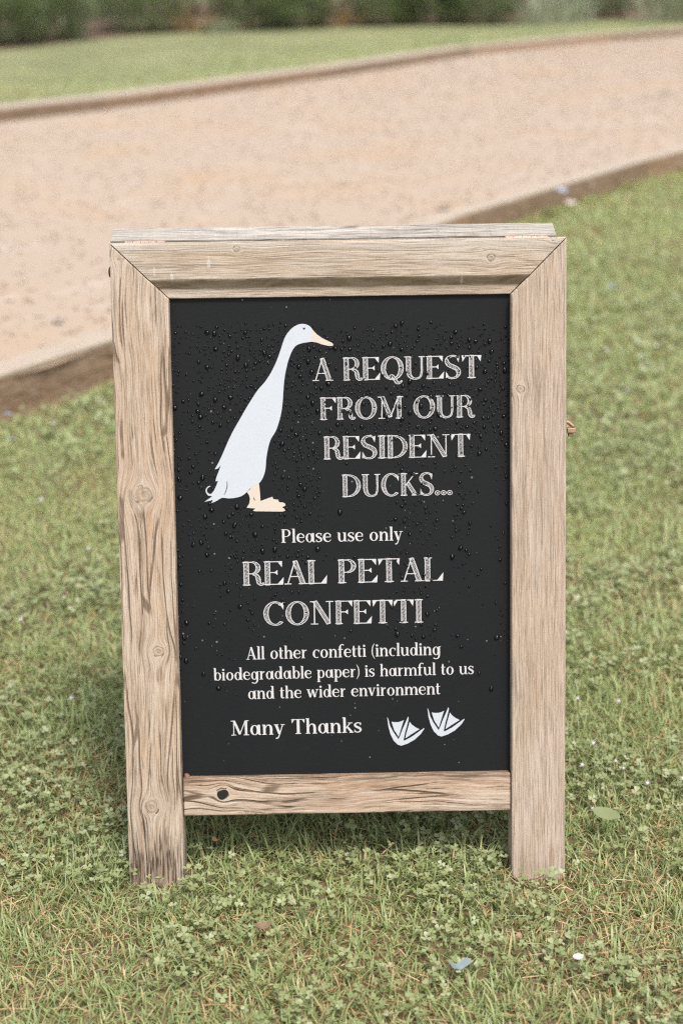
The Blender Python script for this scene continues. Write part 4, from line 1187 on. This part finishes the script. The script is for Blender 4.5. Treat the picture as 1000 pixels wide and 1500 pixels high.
# clipped hedge behind the bed
n_ = 26000
hx = rng.uniform(-9, 13, n_); ty = rng.random(n_)
hy = 24.2 + 0.12 * hx + rng.uniform(0, 1.2, n_); hzz = rng.uniform(0, 1.9, n_)
m = (rng.random(n_) < 0.75) | (vnoise(hx, hzz, 0.3) > 0.5)
hx, hy, hzz = hx[m], hy[m], hzz[m]
V, F, nv = grass_blades(hx, hy, hzz + Z_FAR, rng.uniform(0.08, 0.16, len(hx)), rng.uniform(0.04, 0.075, len(hx)), rng.uniform(0.2, 1.5, len(hx)), 2)
hedge = empty('hedge', (2, 24.6, Z_FAR))
tag(hedge, 'dark leafy hedge in shade behind the flower bed plants', 'hedge')
o = link('foliage', tri_mesh('foliage', V - np.array([2, 24.6, Z_FAR]), F, {'tint': np.repeat(rng.random(len(hx)), nv)}), M_HEDGE, hedge)
bm = bmesh.new()
for i in range(24):
    hx_ = -11 + i * 0.93
    tube_bm(bm, [(hx_, 0.12 * hx_ + 0.2, -0.05), (hx_ + 0.05, 0.12 * hx_ + 0.25, 0.9), (hx_ - 0.04, 0.12 * hx_ + 0.2, 1.6)], [0.03, 0.022, 0.01], 6)
from_bm('stems', bm, M_STEM, hedge)

# ------------------------------------------------------------------ small things lying about
def petal(name, loc, size, col, label, cat, group=None, rot=0.0, tilt=0.2, curl=0.25, aspect=0.6, fold=False, mat=None):
    bm = bmesh.new()
    nx, ny = 6, 4
    grid = []
    for i in range(nx + 1):
        row = []
        t = i / nx
        wd = (math.sin(math.pi * min(1, max(0.0, t))) ** 0.6 if not fold else 1.0) * aspect * 0.5 + 0.02
        for j in range(ny + 1):
            s = (j / ny - 0.5) * 2
            xx = (t - 0.5) * size; yy = s * wd * size
            zz = curl * size * ((t - 0.5) ** 2 * 1.5 + (s * wd) ** 2) if not fold else abs(t - 0.5) * size * 0.55
            row.append(bm.verts.new((xx, yy, zz)))
        grid.append(row)
    for i in range(nx):
        for j in range(ny):
            bm.faces.new((grid[i][j], grid[i + 1][j], grid[i + 1][j + 1], grid[i][j + 1]))
    o = from_bm(name, bm, mat or plain(name + '_colour', col, 0.6), smooth=True)
    o.location = loc; o.rotation_euler = (tilt, tilt * 0.5, rot)
    return tag(o, label, cat, group)

M_BLUEP = plain('pale_blue_paper', (0.20, 0.245, 0.26), 0.6)
M_WHITEP = plain('white_confetti_paper', (0.46, 0.455, 0.45), 0.6)
M_PINKP = plain('pinkish_confetti_paper', (0.50, 0.43, 0.39), 0.6)
petal('paper_scrap', (0.138, -0.222, 0.021), 0.028, None, 'folded pale blue paper scrap in the grass at the bottom of the photo', 'paper scrap', rot=0.5, fold=True, aspect=0.34, mat=M_BLUEP)
petal('flower_petal', (0.291, -0.213, 0.026), 0.016, None, 'single white petal on the clover at the lower right', 'petal', rot=0.4, mat=M_WHITEP)
petal('dead_petal', (0.219, -0.179, 0.032), 0.013, (0.30, 0.19, 0.11), 'small curled tan petal on the clover right of the sign foot', 'petal', rot=1.2, curl=0.8)
petal('fallen_leaf', (0.383, 0.092, 0.038), 0.042, (0.185, 0.215, 0.095), 'oval green leaf lying on the grass right of the sign', 'leaf', rot=-0.3, aspect=0.55, curl=0.16)
petal('dead_leaf', (-0.115, -0.135, 0.022), 0.026, (0.20, 0.135, 0.08), 'curled brown leaf on the straw below the middle of the sign', 'leaf', rot=0.3, curl=0.7, aspect=0.4)
petal('dead_leaf', (-0.30 + 0.11, 0.055, 0.028), 0.016, (0.36, 0.22, 0.12), 'small brown leaf in the shade beside the left leg', 'leaf', rot=2.3, curl=0.7, aspect=0.5)
petal('dead_petal', FR @ Vector((-0.2265, 0.010, RB1 + 0.003)), 0.009, (0.22, 0.085, 0.05), 'tiny rusty petal stuck in the lower left corner of the black board', 'petal', rot=0.4, tilt=0.9, curl=0.8)
bm = bmesh.new()
tube_bm(bm, [(0, 0, 0), (0.012, 0.002, 0.006), (0.026, -0.003, 0.003), (0.045, 0.004, 0.009)], [0.0012, 0.0013, 0.0011, 0.0007], 6)
o = from_bm('twig', bm, plain('reddish_twig', (0.26, 0.13, 0.075), 0.8)); o.location = (0.305, -0.10, 0.026); o.rotation_euler = (0, 0.1, -0.9)
tag(o, 'short reddish brown twig in the clover below the right leg', 'twig')

# white clover flower heads near the sign
def clover_flower(x, y, s, label):
    root = empty('white_clover_flower', (x, y, ZL + 0.002))
    tag(root, label, 'flower', 'small white flower heads in the lawn')
    bm = bmesh.new()
    h = 0.040
    for q in range(26):
        a = q * 2.4; u = 1 - 2 * (q + 0.5) / 26 * 0.72
        rr_ = math.sqrt(max(0, 1 - u * u))
        d = Vector((rr_ * math.cos(a), rr_ * math.sin(a), u)); t1 = d.orthogonal().normalized(); t2 = d.cross(t1)
        b = Vector((0, 0, h)) + d * s * 0.45
        bm.faces.new([bm.verts.new(b + v_) for v_ in (t1 * s * 0.22, t2 * s * 0.12 + d * s * 0.4, d * s * 0.55, -t2 * s * 0.12 + d * s * 0.4)])
    bmesh.ops.create_icosphere(bm, subdivisions=1, radius=s * 0.55, matrix=Matrix.Translation((0, 0, h)))
    from_bm('flower_head', bm, M_PET, root)
    bm = bmesh.new(); tube_bm(bm, [(0, 0, 0), (0.002, 0.001, h * 0.5), (0, 0, h - 0.002)], 0.0009, 5)
    from_bm('stalk', bm, M_CLOVER, root)
for x_, y_, s_, lb in ((0.402, 0.303, 0.0065, 'white flower head nearest the right upright, above the others'), (0.373, 0.238, 0.0060, 'white flower head close beside the right upright near the bottom rail height'),
                       (0.428, 0.248, 0.0042, 'small white flower head left of a pair right of the sign'), (0.436, 0.226, 0.0042, 'small white flower head right of a pair right of the sign'),
                       (0.464, 0.182, 0.0056, 'bright white flower head above the oval green leaf'), (0.521, 0.194, 0.0052, 'white flower head at the right edge of the photo'),
                       (0.368, 0.114, 0.0056, 'white flower head just left above the oval green leaf'), (0.402, 0.452, 0.0055, 'faint white flower head higher up beside the right upright'),
                       (0.470, 0.440, 0.0058, 'blurred white flower head in the clover patch far right'), (-0.469, 0.482, 0.0060, 'white flower head in the grass left of the sign foot'),
                       (-0.541, 1.151, 0.0060, 'blurred yellowish white flower head left of the sign, high up'), (-0.551, 0.90, 0.0050, 'tiny white flower head in the clover left of the sign'),
                       (0.999, 2.836, 0.01, 'uppermost blurred white flower of the cluster on the right lawn'),
                       (1.048, 2.781, 0.01, 'rightmost bright blurred flower of the cluster on the right lawn'),
                       (0.973, 2.658, 0.009, 'middle blurred flower of the cluster on the right lawn'),
                       (0.979, 2.585, 0.008, 'lowest blurred flower of the cluster on the right lawn'),
                       (0.879, 2.730, 0.009, 'lone blurred flower left of the cluster on the right lawn'),
                       (0.811, 2.684, 0.008, 'faint blurred flower close to the right upright above the brass hasp'),
                       (0.855, 2.285, 0.008, 'pale blurred flower below the cluster on the right lawn'),
                       (-0.619, 0.802, 0.007, 'pale flower head in the clover near the left edge of the photo'),
                       (-0.699, 1.456, 0.008, 'blurred pale flower on the left lawn below the confetti')):
    clover_flower(x_, y_, s_, lb)

# confetti scraps, far out of focus
for x_, y_, z_, s_, mt, lb in ((-0.905, 2.09, 0.045, 0.034, M_BLUEP, 'pale blue confetti scrap under the timber edging at the left edge'),
                               (-0.855, 1.883, 0.04, 0.026, M_BLUEP, 'pale blue confetti scrap on the grass below the left timber edging'),
                               (-0.92, 1.98, 0.04, 0.030, M_PINKP, 'pinkish confetti scrap cut by the left edge of the photo'),
                               (-0.76, 2.012, 0.04, 0.028, M_WHITEP, 'white confetti scrap midway between left edge and sign'),
                               (-0.665, 2.228, 0.04, 0.036, M_PINKP, 'pinkish white confetti scrap beside the left upright'),
                               (1.686, 6.27, 0.05, 0.060, M_WHITEP, 'left white confetti scrap on the lawn at the upper right'),
                               (1.876, 6.30, 0.05, 0.055, M_WHITEP, 'right white confetti scrap on the lawn at the upper right'),
                               (1.215, 5.50, 0.05, 0.060, M_PINKP, 'pinkish confetti scrap below the grey scrap on the edging'),
                               (1.066, 3.63, 0.04, 0.030, M_BLUEP, 'pale blue confetti scrap on the lawn right of the sign top'),
                               (-0.90, 2.92, Z_PATH + 0.016, 0.040, M_BLUEP, 'blue confetti scrap on the gravel behind the left edging'),
                               (0.55, 5.07, Z_PATH + 0.02, 0.09, M_WHITEP, 'pale confetti scrap on the gravel above the sign'),
                               (2.80, 10.47, Z_PATH + 0.03, 0.10, M_WHITEP, 'pale confetti scrap on the gravel at the far right')):
    petal('confetti_scrap', (x_, y_, z_), s_, None, lb, 'confetti', 'confetti scraps on lawn and path', rot=x_ * 5, curl=0.4, aspect=0.8, mat=mt)
petal('paper_scrap', (1.135, 5.39, 0.128), 0.13, None, 'grey blue paper scrap lying on the right timber edging', 'paper scrap', rot=0.9, curl=0.3, aspect=0.5, mat=plain('grey_blue_paper', (0.30, 0.32, 0.36), 0.6))
